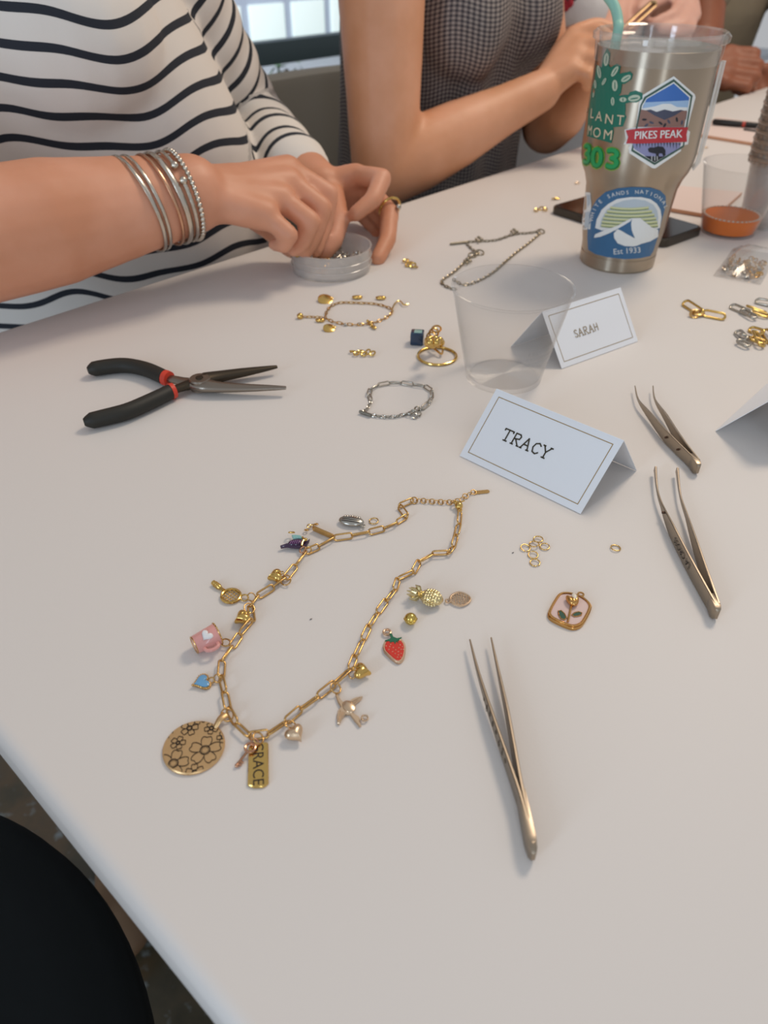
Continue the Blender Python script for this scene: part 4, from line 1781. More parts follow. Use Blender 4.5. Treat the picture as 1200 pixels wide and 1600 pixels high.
def make_bell():
    e = charm('ball_charm', (641, 966), 'tiny round gold ball charm between the pineapple and the strawberry')
    m = mat('bright_gold', '#dcbf68', 1, .18)
    c = P(641.5, 967, .0031)
    g = G(); g.ell(c, (.0031, .0031, .0031), nu=24, nv=14); g.build('ball', m, e)
    g = G()
    f = (CAM - c).normalized()
    q = c + (f * .7 + Vector((0, -.6, -.05))).normalized() * .0031
    g.tube(ring_pts(q, .0010, 12, axes((1, 0, 0), (q - c))), .0004, n=6, closed=True)
    g.tube(ring_pts(c, .00315, 24, axes((1, 0, 0), (0, .3, 1))), .0003, n=5, closed=True)
    g.build('loop', m, e)


make_bell()


def make_strawberry():
    e = charm('strawberry_charm', (616, 1010), 'red enamel strawberry charm with a green leafy top')
    rim = mat('pale_rose_gold', '#e0bfa0', 1, .3)
    red = mat('red_enamel', '#d2301c', 0, .22, coat=.4)
    grn = mat('green_enamel', '#22694a', 0, .25, coat=.3)
    out = [(128, 850), (135, 815), (150, 782), (200, 770), (270, 775), (340, 765), (372, 810), (382, 850), (378, 910), (365, 965), (340, 1005), (310, 1022), (280, 1018), (240, 990), (190, 945), (140, 895)]
    g = G(); pxplate(g, c4(out), .0018, .0016, bevel=.0003); g.build('setting', rim, e, angle=35)
    cx, cy = 258, 885
    inn = [(cx + (x - cx) * .87, cy - 5 + (y - cy) * .88) for x, y in out]
    g = G(); pxplate(g, c4(inn), .0021, .0006, bevel=.0004); g.build('fruit', red, e, angle=35)
    g = G()
    for k, (x, y) in enumerate(((165, 840), (205, 850), (245, 860), (195, 880), (235, 905), (270, 885), (300, 905), (330, 880), (265, 925), (300, 938), (330, 925), (345, 850), (320, 830), (355, 880), (305, 860), (325, 965), (290, 965), (215, 825), (345, 800))):
        u, v = c4([(x, y)])[0]
        g.ell(P(u, v, .00215), (.00032, .00024, .0002), nu=7, nv=5)
    g.build('seeds', rim, e)
    leaf = [(200, 700), (228, 698), (242, 735), (285, 752), (338, 742), (318, 765), (300, 785), (290, 778), (300, 805), (278, 790), (262, 822), (250, 792), (225, 795), (208, 808), (205, 788), (165, 782), (150, 778), (200, 762), (215, 745)]
    g = G(); pxplate(g, c4(leaf), .0024, .0008, bevel=.0002); g.build('leaf_top', grn, e, angle=35)
    u, v = c4([(175, 690)])[0]
    g = G(); g.tube(ring_pts(P(u, v, .0014), .0017, 16), .0006, n=8, closed=True); g.build('loop', rim, e)


make_strawberry()


def make_tulip():
    e = charm('tulip_pendant', (891, 954), 'rounded square gold pendant with a tulip on pale pink enamel')
    m = mat('warm_gold', '#d9a766', 1, .22)
    out = [(470, 172), (590, 172), (700, 200), (830, 245), (950, 330), (1010, 410), (1012, 480), (960, 610), (860, 775), (780, 835), (690, 858), (600, 845), (420, 775), (260, 690), (200, 625), (192, 560), (240, 440), (340, 270), (400, 200)]
    oo = spline([P(u, v, .0018) for u, v in c12(out)], 3, closed=True)
    g = G(); g.prism(oo, .0017, bevel=.0004)
    g.build('back_plate', m, e, angle=35)
    cx, cy = 605, 510
    ic = [(cx + (x - cx) * .90, cy - 8 + (y - cy) * .89) for x, y in out]
    io = spline([P(u, v, .0022) for u, v in c12(ic)], 3, closed=True)
    g = G(); g.tube(io, .0006, n=8, closed=True); g.build('rim', m, e)
    inn = [(cx + (x - cx) * .86, cy - 8 + (y - cy) * .85) for x, y in out]
    g = G(); g.prism(spline([P(u, v, .0020) for u, v in c12(inn)], 3, closed=True), .0004)
    g.build('enamel', mat('pale_pink_enamel', '#d9bfb9', 0, .22, coat=.3), e, smooth=False)

    def q(x, y, z):
        u, v = c12([(x, y)])[0]
        return P(u, v, z)
    g = G(); g.tube(spline([q(630, 430, .0026), q(605, 560, .0024), q(565, 740, .0023)], 4), [.0006] * 9, n=8); g.build('stem', m, e)
    g = G()
    c = q(660, 330, .0038)
    for ang, dx, sx in ((-25, -.0016, .0014), (25, .0016, .0014), (0, 0, .0016)):
        g.ell(c + Vector((dx, -.0004 if ang else -.0008, 0)), (sx, .0034, .0020), rot_about((0, 0, 1), -ang * .7), nu=16, nv=10)
    g.build('tulip_bloom', m, e)
    g = G(); g.ell(q(690, 270, .0050), (.0014, .0024, .0012), nu=14, nv=8); g.build('cream_petal', mat('cream_enamel', '#e6dccb', 0, .25), e)
    for pts in ([(385, 535), (440, 525), (500, 580), (545, 665), (500, 700), (440, 680), (395, 610)], [(640, 610), (700, 565), (770, 548), (830, 570), (820, 610), (760, 630), (690, 640)]):
        g = G(); g.prism([q(x, y, .0024) for x, y in pts], .0005, bevel=.0001); g.build('green_leaf', mat('dark_green_enamel', '#1f4f3c', 0, .2, coat=.4), e)
        g = G(); g.tube([q(x, y, .0024) for x, y in pts], .0003, n=6, closed=True); g.build('leaf_outline', m, e)
    g = G(); g.tube(ring_pts(q(810, 225, .0014), .0014, 14), .0005, n=6, closed=True); g.build('loop', m, e)


make_tulip()

# --- loose jump rings
jm = ring_mesh('jump_ring', .0026, .00036, mat('light_gold', '#e3bd78', 1, .22), 22, 7, gap=True)
JR = [((821, 856), 'leftmost of the pile of six small gold jump rings'), ((834.5, 850), 'gold jump ring in the middle of the upper row of the pile'), ((841, 842.5), 'topmost gold jump ring of the pile of six'),
      ((851, 854), 'rightmost of the pile of six small gold jump rings'), ((833, 867), 'gold jump ring second from the bottom of the pile of six'), ((836, 879), 'bottom gold jump ring of the pile of six'),
      ((962, 856), 'single gold jump ring lying alone left of the large bent tweezers'), ((584, 814), 'gold jump ring lying beside the silver half-oval charm')]
for k, ((u, v), lab) in enumerate(JR):
    o = bpy.data.objects.new('jump_ring', jm)
    COL.objects.link(o)
    zz = .0005 + (.0006 if k in (1, 2) else 0)
    tl = (random.uniform(-8, 8), random.uniform(-8, 8))
    o.location = P(u, v, zz + .0003)
    o.rotation_euler = (R(tl[0]), R(tl[1]), random.uniform(0, 6))
    tag(o, lab, 'jump ring', 'loose gold jump rings')

# ================================================================ people
def skin(name, hexc, hex2):
    return mat(name, hexc, 0, 0.5, sss=0.12, noise=(hex2, 14, .35, .7), bump=(260, .12, .0006))


def torso_rings(g, rings, ax, n=28, grow=1.0):
    """rings: (centre, half width along ax, half depth)"""
    vs_, fs = [], []
    for c, rw, rd in rings:
        a = Vector(ax).normalized()
        b = Vector((-a.y, a.x, 0))
        for k in range(n):
            t = 2 * math.pi * k / n
            ct, st = math.cos(t), math.sin(t)
            q = 2.0 / 2.5
            vs_.append(Vector(c) + a * (rw * grow * math.copysign(abs(ct) ** q, ct)) + b * (rd * grow * math.copysign(abs(st) ** q, st)))
    m = len(rings)
    for i in range(m - 1):
        for k in range(n):
            l = (k + 1) % n
            fs.append((i * n + k, i * n + l, (i + 1) * n + l, (i + 1) * n + k))
    fs.append(tuple(range(n - 1, -1, -1)))
    fs.append(tuple((m - 1) * n + k for k in range(n)))
    g.add(vs_, fs)


def head_geo(g, c, f, up=Vector((0, 0, 1))):
    """cranium, jaw, nose, lips and ears as swellings of the body surface; f is where the face looks"""
    f = Vector(f).normalized()
    s = f.cross(up).normalized()
    u = s.cross(f)
    M3 = Matrix((s, f, u)).transposed()
    g.ell(c + u * .025, (.072, .092, .092), M3, nu=24, nv=16)
    g.ell(c + f * .028 - u * .045, (.055, .062, .062), M3, nu=20, nv=12)
    g.ell(c + f * .096 - u * .008, (.012, .018, .022), M3)
    g.ell(c + f * .090 - u * .052, (.022, .010, .008), M3)
    g.ell(c + f * .075 - u * .088, (.02, .016, .014), M3)
    for k in (-1, 1):
        g.ell(c + s * (.074 * k), (.010, .018, .030), M3)
        g.ell(c + f * .078 + s * (.031 * k) + u * .028, (.022, .010, .008), M3)
    return M3


def head_extras(e, c, M3, hair_mat, long=True):
    s, f, u = (M3.col[0].copy(), M3.col[1].copy(), M3.col[2].copy())
    g = G()
    for k in (-1, 1):
        g.ell(c + f * .0765 + s * (.031 * k) + u * .009, (.0125, .010, .0075), M3, nu=14, nv=10)
    g.build('eyes', mat('eye_white', '#e8e4df', 0, .2), e)
    g = G()
    for k in (-1, 1):
        g.ell(c + f * .0850 + s * (.031 * k) + u * .009, (.0055, .0025, .0055), M3, nu=12, nv=8)
    g.build('irises', mat('iris_brown', '#4a3220', 0, .2), e)
    g = G()
    g.ell(c + u * .040 - f * .012, (.082, .098, .094), M3, nu=24, nv=14)
    if long:
        for k in (-1, 1):
            limb(g, [(c + s * (.072 * k) - f * .02 + u * .02, .03), (c + s * (.078 * k) - f * .03 - u * .08, .03), (c + s * (.085 * k) - f * .03 - u * .17, .022)], 10)
        limb(g, [(c - f * .06, .06), (c - f * .07 - u * .10, .055), (c - f * .07 - u * .17, .04)], 12)
    fuse(g, 'hair', hair_mat, e, .008, 3)


def lower_body(e, hipc, ax, f, floor_feet, mat_, shoe):
    """seated legs under the table, trousers and shoes"""
    a = Vector(ax).normalized()
    g = G()
    g.ell(hipc, (.17, .13, .11), Matrix((a, f, Vector((0, 0, 1)))).transposed(), nu=20, nv=12)
    feet = []
    for k in (-1, 1):
        h = hipc + a * (.085 * k)
        kn = h + f * .36 + a * (.015 * k) + Vector((0, 0, -.005))
        kn.z = .50
        an = kn + f * .03
        an.z = .085
        limb(g, [(h, .085), (h.lerp(kn, .5), .074), (kn, .058)], 14)
        limb(g, [(kn, .058), (kn.lerp(an, .4), .054), (an, .040)], 14)
        feet.append(an)
    fuse(g, 'trousers', mat_, e, .012, 4)
    for an in feet:
        g = G()
        M3 = Matrix((a, f, Vector((0, 0, 1)))).transposed()
        c = an + f * .055
        g.ell(Vector((c.x, c.y, .040)), (.045, .125, .038), M3, nu=18, nv=10)
        g.ell(Vector((an.x, an.y, .055)), (.040, .055, .05), M3, nu=14, nv=10)
        fuse(g, 'shoe', shoe, e, .007, 2)


def attr_float(o, name, vals):
    at = o.data.attributes.new(name, 'FLOAT', 'POINT')
    at.data.foreach_set('value', np.asarray(vals, dtype=np.float32))


def stripe_mat():
    m = bpy.data.materials.new('striped_jersey')
    m.use_nodes = True
    nt = m.node_tree
    b = nt.nodes['Principled BSDF']
    b.inputs['Roughness'].default_value = .85
    at = nt.nodes.new('ShaderNodeAttribute'); at.attribute_name = 'stripe'
    fr = nt.nodes.new('ShaderNodeMath'); fr.operation = 'FRACT'
    lt = nt.nodes.new('ShaderNodeMath'); lt.operation = 'LESS_THAN'; lt.inputs[1].default_value = .27
    mx = nt.nodes.new('ShaderNodeMix'); mx.data_type = 'RGBA'
    mx.inputs[6].default_value = lin('#ddd5cc'); mx.inputs[7].default_value = lin('#20242d')
    tc = nt.nodes.new('ShaderNodeTexCoord')
    n = nt.nodes.new('ShaderNodeTexNoise'); n.inputs['Scale'].default_value = 320
    bp = nt.nodes.new('ShaderNodeBump'); bp.inputs['Strength'].default_value = .25; bp.inputs['Distance'].default_value = .0006
    nt.links.new(at.outputs['Fac'], fr.inputs[0]); nt.links.new(fr.outputs[0], lt.inputs[0]); nt.links.new(lt.outputs[0], mx.inputs[0])
    nt.links.new(mx.outputs[2], b.inputs['Base Color'])
    nt.links.new(tc.outputs['Object'], n.inputs['Vector']); nt.links.new(n.outputs['Fac'], bp.inputs['Height']); nt.links.new(bp.outputs[0], b.inputs['Normal'])
    return m


def gingham_mat():
    m = bpy.data.materials.new('grey_gingham')
    m.use_nodes = True
    nt = m.node_tree
    b = nt.nodes['Principled BSDF']
    b.inputs['Roughness'].default_value = .9
    facs = []
    for nm in ('check_u', 'check_v'):
        at = nt.nodes.new('ShaderNodeAttribute'); at.attribute_name = nm
        fr = nt.nodes.new('ShaderNodeMath'); fr.operation = 'FRACT'
        lt = nt.nodes.new('ShaderNodeMath'); lt.operation = 'LESS_THAN'; lt.inputs[1].default_value = .5
        nt.links.new(at.outputs['Fac'], fr.inputs[0]); nt.links.new(fr.outputs[0], lt.inputs[0])
        facs.append(lt)
    ad = nt.nodes.new('ShaderNodeMath'); ad.operation = 'ADD'
    nt.links.new(facs[0].outputs[0], ad.inputs[0]); nt.links.new(facs[1].outputs[0], ad.inputs[1])
    ml = nt.nodes.new('ShaderNodeMath'); ml.operation = 'MULTIPLY'; ml.inputs[1].default_value = .5
    nt.links.new(ad.outputs[0], ml.inputs[0])
    r = nt.nodes.new('ShaderNodeValToRGB')
    r.color_ramp.elements[0].color = lin('#9a9089'); r.color_ramp.elements[1].color = lin('#38343a')
    e = r.color_ramp.elements.new(.5); e.color = lin('#6b6360')
    nt.links.new(ml.outputs[0], r.inputs[0]); nt.links.new(r.outputs[0], b.inputs['Base Color'])
    return m


def coords(o):
    n = len(o.data.vertices)
    a = np.empty(n * 3, dtype=np.float64)
    o.data.vertices.foreach_get('co', a)
    return a.reshape(-1, 3) + np.array(OFF[o])


def set_coords(o, c):
    o.data.vertices.foreach_set('co', (c - np.array(OFF[o])).astype(np.float32).ravel())
    o.data.update()


def seg_dist(c, a, b):
    a, b = np.array(a), np.array(b)
    d = b - a
    t = np.clip(((c - a) @ d) / (d @ d), 0, 1)
    return np.linalg.norm(c - (a + t[:, None] * d), axis=1), t


def hand_chains(g, wrist, wr, fingers, thumb, palm_r=.0125, n=12):
    mc = [f[0][0] for f in fingers]
    for f in fingers:
        limb(g, [(wrist + (f[0][0] - wrist) * .12, wr * .72), (wrist.lerp(f[0][0], .55), palm_r * 1.12), (f[0][0], palm_r)], n)
        limb(g, f, n)
    # flesh between the metacarpals
    for a, b in zip(mc, mc[1:]):
        m = (a + b) / 2
        limb(g, [(wrist.lerp(m, .25), wr * .62), (wrist.lerp(m, .92), palm_r * .85)], n)
    limb(g, [(wrist.lerp(thumb[0][0], .2), wr * .7)] + thumb, n)


def finger(pts, r0, taper=.80):
    return [(p, r0 * taper ** (i * .8)) for i, p in enumerate(pts)]


def person_one():
    e = empty('person', (-.34, .92, 0), 'person in a black and white striped top, wearing silver bangles on one wrist', 'person')
    sk = skin('warm_tanned_skin', '#cc8b69', '#dc9f82')
    lx = Vector((.98, .2, 0)).normalized()
    f = Vector((.2, -.98, 0)).normalized()
    up = lambda x, y, z: Vector((x, y, TZ + z))
    rings = [(up(-.325, .90, -.24), .185, .13), (up(-.325, .885, -.10), .19, .135), (up(-.325, .872, 0), .192, .138), (up(-.338, .858, .09), .19, .14), (up(-.362, .842, .17), .185, .145),
             (up(-.385, .822, .25), .18, .13), (up(-.40, .806, .31), .165, .10), (up(-.41, .79, .355), .10, .07), (up(-.41, .785, .385), .06, .058)]
    sh_r, sh_l = up(-.57, .755, .295), up(-.245, .85, .305)
    wr_r, arm0 = Q(296, 304, .645), Q(0, 365, .585)
    d = (arm0 - wr_r).normalized()
    el_r = wr_r + d * .255
    el_l, wr_l = Q(384, 192, .94), Q(500, 293, .79)
    g = G()
    torso_rings(g, rings, lx, grow=.84)
    neck = up(-.41, .78, .40)
    limb(g, [(up(-.405, .79, .36), .050), (neck, .052), (up(-.405, .76, .47), .052)])
    hc = up(-.40, .745, .555)
    M3 = head_geo(g, hc, (.25, -.9, -.45), Vector((0, 0, 1)))
    limb(g, [(sh_r, .046), (sh_r.lerp(el_r, .5), .048), (el_r, .047), (el_r.lerp(wr_r, .3), .050), (arm0.lerp(wr_r, .25), .049), (arm0.lerp(wr_r, .6), .041), (arm0.lerp(wr_r, .85), .0355), (wr_r, .033)], 20)
    limb(g, [(sh_l, .05), (sh_l.lerp(el_l, .5), .043), (el_l, .038), (el_l.lerp(wr_l, .35), .038), (el_l.lerp(wr_l, .75), .029), (wr_l, .025)], 18)
    fr = [finger([Q(450, 266, .705), Q(514, 303, .712), Q(508, 352, .72), Q(494, 392, .715)], .0118),
          finger([Q(452, 287, .692), Q(504, 325, .695), Q(494, 364, .70), Q(478, 394, .70)], .0120),
          finger([Q(438, 312, .677), Q(486, 346, .678), Q(474, 378, .686), Q(458, 391, .692)], .0116),
          finger([Q(414, 336, .662), Q(452, 367, .662), Q(444, 384, .672), Q(428, 382, .684)], .0105)]
    hand_chains(g, wr_r, .031, fr, finger([Q(375, 322, .70), Q(425, 358, .73), Q(452, 384, .735), Q(472, 394, .728)], .0135, .88), .0145)
    fl = [finger([Q(556, 275, .785), Q(597, 279, .757), Q(583, 312, .745), Q(556, 334, .742)], .0118, .86),
          finger([Q(572, 294, .80), Q(609, 333, .778), Q(606, 374, .760), Q(590, 405, .747)], .0116, .86),
          finger([Q(568, 312, .815), Q(606, 352, .80), Q(600, 385, .785), Q(590, 402, .772)], .0110),
          finger([Q(558, 325, .83), Q(590, 362, .825), Q(586, 390, .81), Q(578, 402, .79)], .0098)]
    hand_chains(g, wr_l, .025, fl, finger([Q(520, 308, .775), Q(528, 345, .752), Q(520, 376, .742), Q(508, 392, .738)], .0135, .86), .0135)
    fuse(g, 'body', sk, e, .0032, 5)
    # fingernails of the near hand
    head_extras(e, hc, M3, mat('brown_hair', '#5a3d28', 0, .5))
    # striped top
    g = G()
    torso_rings(g, rings[:-2], lx, n=36)
    limb(g, [(up(-.41, .793, .33), .085), (up(-.41, .785, .36), .066)], 16)
    for b in (up(-.43, .735, .19), up(-.28, .765, .19)):
        g.ell(b, (.085, .07, .085))
    sl_r_end = sh_r.lerp(el_r, .86)
    limb(g, [(sh_r, .070), (sh_r.lerp(el_r, .45), .064), (sl_r_end, .060)], 18)
    limb(g, [(rings[6][0], .09), (sh_r, .072)], 18)
    limb(g, [(rings[6][0], .09), (sh_l, .066)], 18)
    cuff = el_l.lerp(wr_l, .80)
    limb(g, [(sh_l, .062), (sh_l.lerp(el_l, .5), .054), (el_l, .047), (el_l.lerp(wr_l, .4), .043), (cuff, .036)], 18)
    o = fuse(g, 'striped_top', stripe_mat(), e, .0055, 8)
    c = coords(o)
    u = (c - np.array(rings[2][0])) @ np.array(lx)
    zt = c[:, 2] - TZ
    depth = (c - np.array(rings[2][0])) @ np.array(f)
    # soft folds in the cloth
    s_t = zt + .020 * np.exp(-((u - .02) / .10) ** 2) * 0 + .0075 * np.sin(u * 39 - .77) + .003 * np.sin(u * 71 + zt * 12)
    da, ta = seg_dist(c, sh_l, el_l)
    db, tb = seg_dist(c, el_l, cuff)
    dr, tr = seg_dist(c, sh_r, el_r)
    La, Lb, Lr = (el_l - sh_l).length, (cuff - el_l).length, (el_r - sh_r).length
    along = np.where(da < db, ta * La, La + tb * Lb)
    arm = (np.minimum(da, db) < .064) & (u > .10)
    s_v = np.where(arm, .321 - along * 1.0, s_t)
    armr = (dr < .071) & (u < -.15)
    s_v = np.where(armr, .31 - tr * Lr, s_v)
    attr_float(o, 'stripe', s_v / .0252 + 10.63)
    nz = np.array([v.normal for v in o.data.vertices])
    fold = .0028 * np.sin(c[:, 0] * 46 + 22 * zt) * np.sin(zt * 17 + 1 + c[:, 0] * 8) + .0016 * np.sin(along * 120) * arm
    set_coords(o, c + nz * fold[:, None])
    lower_body(e, Vector((-.325, .93, .56)), lx, f, None, mat('dark_denim', '#2b3242', 0, .85), mat('tan_shoe', '#7a6048', 0, .6))
    # silver bangles on the wrist
    ax = (wr_r - arm0).normalized()
    sil = mat('bangle_silver', '#cfc7ba', 1, .22)
    rose = mat('bangle_rose', '#d7a98a', 1, .25)
    spec = [(216, .0022, sil, 'plain silver bangle farthest up the forearm', .26), (227, .0018, sil, 'thin silver bangle second from the elbow side', .22), (249, .0017, rose, 'slim rose gold bangle in the middle of the wrist stack', .2),
            (262, .0030, sil, 'broad bright silver bangle right of the rose gold one', .2), (275, .0016, sil, 'dark silver open bangle with ball ends beside the beaded one', .14), (286, .0021, sil, 'knobbly beaded silver bangle nearest the hand', .10)]
    for k, (u0, w, m, lab, tl) in enumerate(spec):
        t = (u0 - 0) / 296.0
        c0 = arm0.lerp(wr_r, t)
        # the place on the forearm's axis seen at that column
        best = min(np.linspace(.5, 1.1, 240), key=lambda q: abs(600 + FPX * (lambda p: p.x / (p - CAM).dot(FWD))(arm0.lerp(wr_r, q)) - u0))
        c0 = arm0.lerp(wr_r, best)
        rad = float(np.interp(best, [.5, .85, 1.0, 1.1], [.0435, .0375, .0365, .036]))
        nrm = (ax + UPV * tl).normalized()
        M3 = Matrix.Identity(3)
        x = nrm.orthogonal().normalized()
        y = nrm.cross(x)
        M3 = Matrix((x, y, nrm)).transposed()
        be = empty('bangle', c0, lab, 'bracelet', 'silver bangles on the wrist')
        g = G()
        if k == 5:
            for q in ring_pts(c0, rad, 54, M3):
                g.ell(q, (.0024, .0024, .0024), nu=8, nv=6)
            g.tube(ring_pts(c0, rad, 40, M3), .0014, n=6, closed=True)
        elif k == 4:
            a0 = 1.9
            pts = [c0 + M3 @ Vector((rad * math.cos(a), rad * math.sin(a), 0)) for a in np.linspace(a0, a0 + 5.9, 40)]
            g.tube(pts, w, n=8)
            for q in (pts[0], pts[-1]):
                g.ell(q, (.0034, .0034, .0034), nu=10, nv=8)
        else:
            g.tube(ring_pts(c0, rad, 48, M3), w, n=10, closed=True, flat=.6)
        g.build('band', m, be)
    # gold ring on the far hand
    rp = Q(609, 326, .779)
    re = empty('finger_ring', rp, 'small gold ring on the hand steadying the clear dish', 'ring')
    dd = (Q(609, 333, .778) - Q(572, 294, .80)).normalized()
    g = G(); x = dd.orthogonal().normalized(); y = dd.cross(x)
    g.tube(ring_pts(rp, .0122, 24, Matrix((x, y, dd)).transposed()), .0014, n=7, closed=True)
    g.build('band', GOLD2(), re)
    g = G(); g.ell(rp + Vector((.009, -.008, .004)), (.003, .003, .003), nu=10, nv=8); g.build('stone', SILVER(), re)


person_one()


def person_two():
    e = empty('person', W(.74, .22, -TZ), 'person in a sleeveless grey checked top leaning a bare arm by the table', 'person')
    sk = skin('light_tanned_skin', '#cd9068', '#dca280')
    up = lambda s, o, z: W(s, o, z)
    rings = [(up(.775, .20, -.24), .150, .125), (up(.775, .195, -.10), .145, .125), (up(.77, .185, 0), .138, .122), (up(.768, .175, .10), .136, .122), (up(.765, .165, .18), .140, .125),
             (up(.755, .165, .26), .140, .105), (up(.74, .175, .32), .130, .08), (up(.735, .185, .36), .075, .06), (up(.735, .19, .39), .055, .052)]
    sh_r, sh_l = up(.585, .115, .30), up(.895, .14, .30)
    el_r, wr_r = Q(601, 268, .965), Q(846, 142, 1.0)
    el_l, wr_l = up(.905, .06, .02), Q(925, 125, 1.07)
    g = G()
    torso_rings(g, rings, ED, grow=.86)
    f = -EN
    limb(g, [(rings[-2][0], .052), (up(.735, .17, .42), .05), (up(.735, .15, .47), .05)])
    hc = up(.735, .12, .555)
    M3 = head_geo(g, hc, f + Vector((0, 0, -.4)))
    limb(g, [(rings[6][0], .075), (sh_r, .060), (sh_r.lerp(el_r, .35), .0525), (sh_r.lerp(el_r, .7), .047), (el_r, .043)], 20)
    limb(g, [(el_r, .043), (el_r.lerp(wr_r, .2), .0455), (el_r.lerp(wr_r, .45), .041), (el_r.lerp(wr_r, .75), .031), (wr_r, .026)], 20)
    limb(g, [(rings[6][0], .075), (sh_l, .052), (sh_l.lerp(el_l, .5), .042), (el_l, .040), (el_l.lerp(wr_l, .3), .041), (el_l.lerp(wr_l, .7), .031), (wr_l, .025)], 18)
    fr = [finger([Q(898, 58, 1.01), Q(934, 48, .995), Q(956, 62, .985), Q(954, 80, .99)], .0125),
          finger([Q(906, 74, 1.0), Q(940, 70, .985), Q(956, 86, .985), Q(948, 100, .99)], .0125),
          finger([Q(904, 92, .995), Q(934, 95, .98), Q(944, 112, .985), Q(932, 120, .99)], .012),
          finger([Q(893, 110, .99), Q(917, 118, .98), Q(925, 131, .985), Q(915, 137, .99)], .011)]
    hand_chains(g, wr_r, .026, fr, finger([Q(876, 80, 1.02), Q(904, 50, 1.04), Q(932, 40, 1.05), Q(954, 46, 1.05)], .0135, .9), .0155)
    fl = [finger([Q(945, 95, 1.07), Q(965, 80, 1.06), Q(972, 95, 1.05)], .011), finger([Q(950, 108, 1.07), Q(972, 98, 1.06), Q(978, 112, 1.05)], .011),
          finger([Q(948, 122, 1.07), Q(972, 115, 1.06), Q(976, 128, 1.05)], .011), finger([Q(942, 136, 1.07), Q(964, 134, 1.06), Q(968, 144, 1.05)], .010)]
    hand_chains(g, wr_l, .025, fl, finger([Q(930, 92, 1.06), Q(948, 76, 1.05), Q(962, 76, 1.05)], .012), .0135)
    fuse(g, 'body', sk, e, .0042, 5)
    head_extras(e, hc, M3, mat('dark_brown_hair', '#35261c', 0, .5))
    g = G()
    torso_rings(g, rings[:-2], ED, n=36, grow=1.02)
    for b in (up(.705, .085, .17), up(.825, .085, .17)):
        g.ell(b, (.068, .07, .075))
    o = fuse(g, 'checked_top', gingham_mat(), e, .0055, 6)
    c = coords(o)
    u = (c - np.array(rings[2][0])) @ np.array(ED)
    v = (c - np.array(rings[2][0])) @ np.array(EN)
    th = np.arctan2(u / .16, -v / .125)
    fold = .003 * np.sin(th * 17 + (c[:, 2] - TZ) * 9) * np.sin((c[:, 2] - TZ) * 11 + 1)
    attr_float(o, 'check_u', th * .142 / .0050 + .25 * np.sin((c[:, 2]) * 50) + 60)
    attr_float(o, 'check_v', (c[:, 2] + .004 * np.sin(th * 13)) / .0050)
    nz = np.array([q.normal for q in o.data.vertices])
    set_coords(o, c + nz * fold[:, None])
    lower_body(e, up(.74, .23, -.18), ED, f, None, mat('blue_denim', '#52627c', 0, .85), mat('white_shoe', '#cfcac4', 0, .6))


person_two()


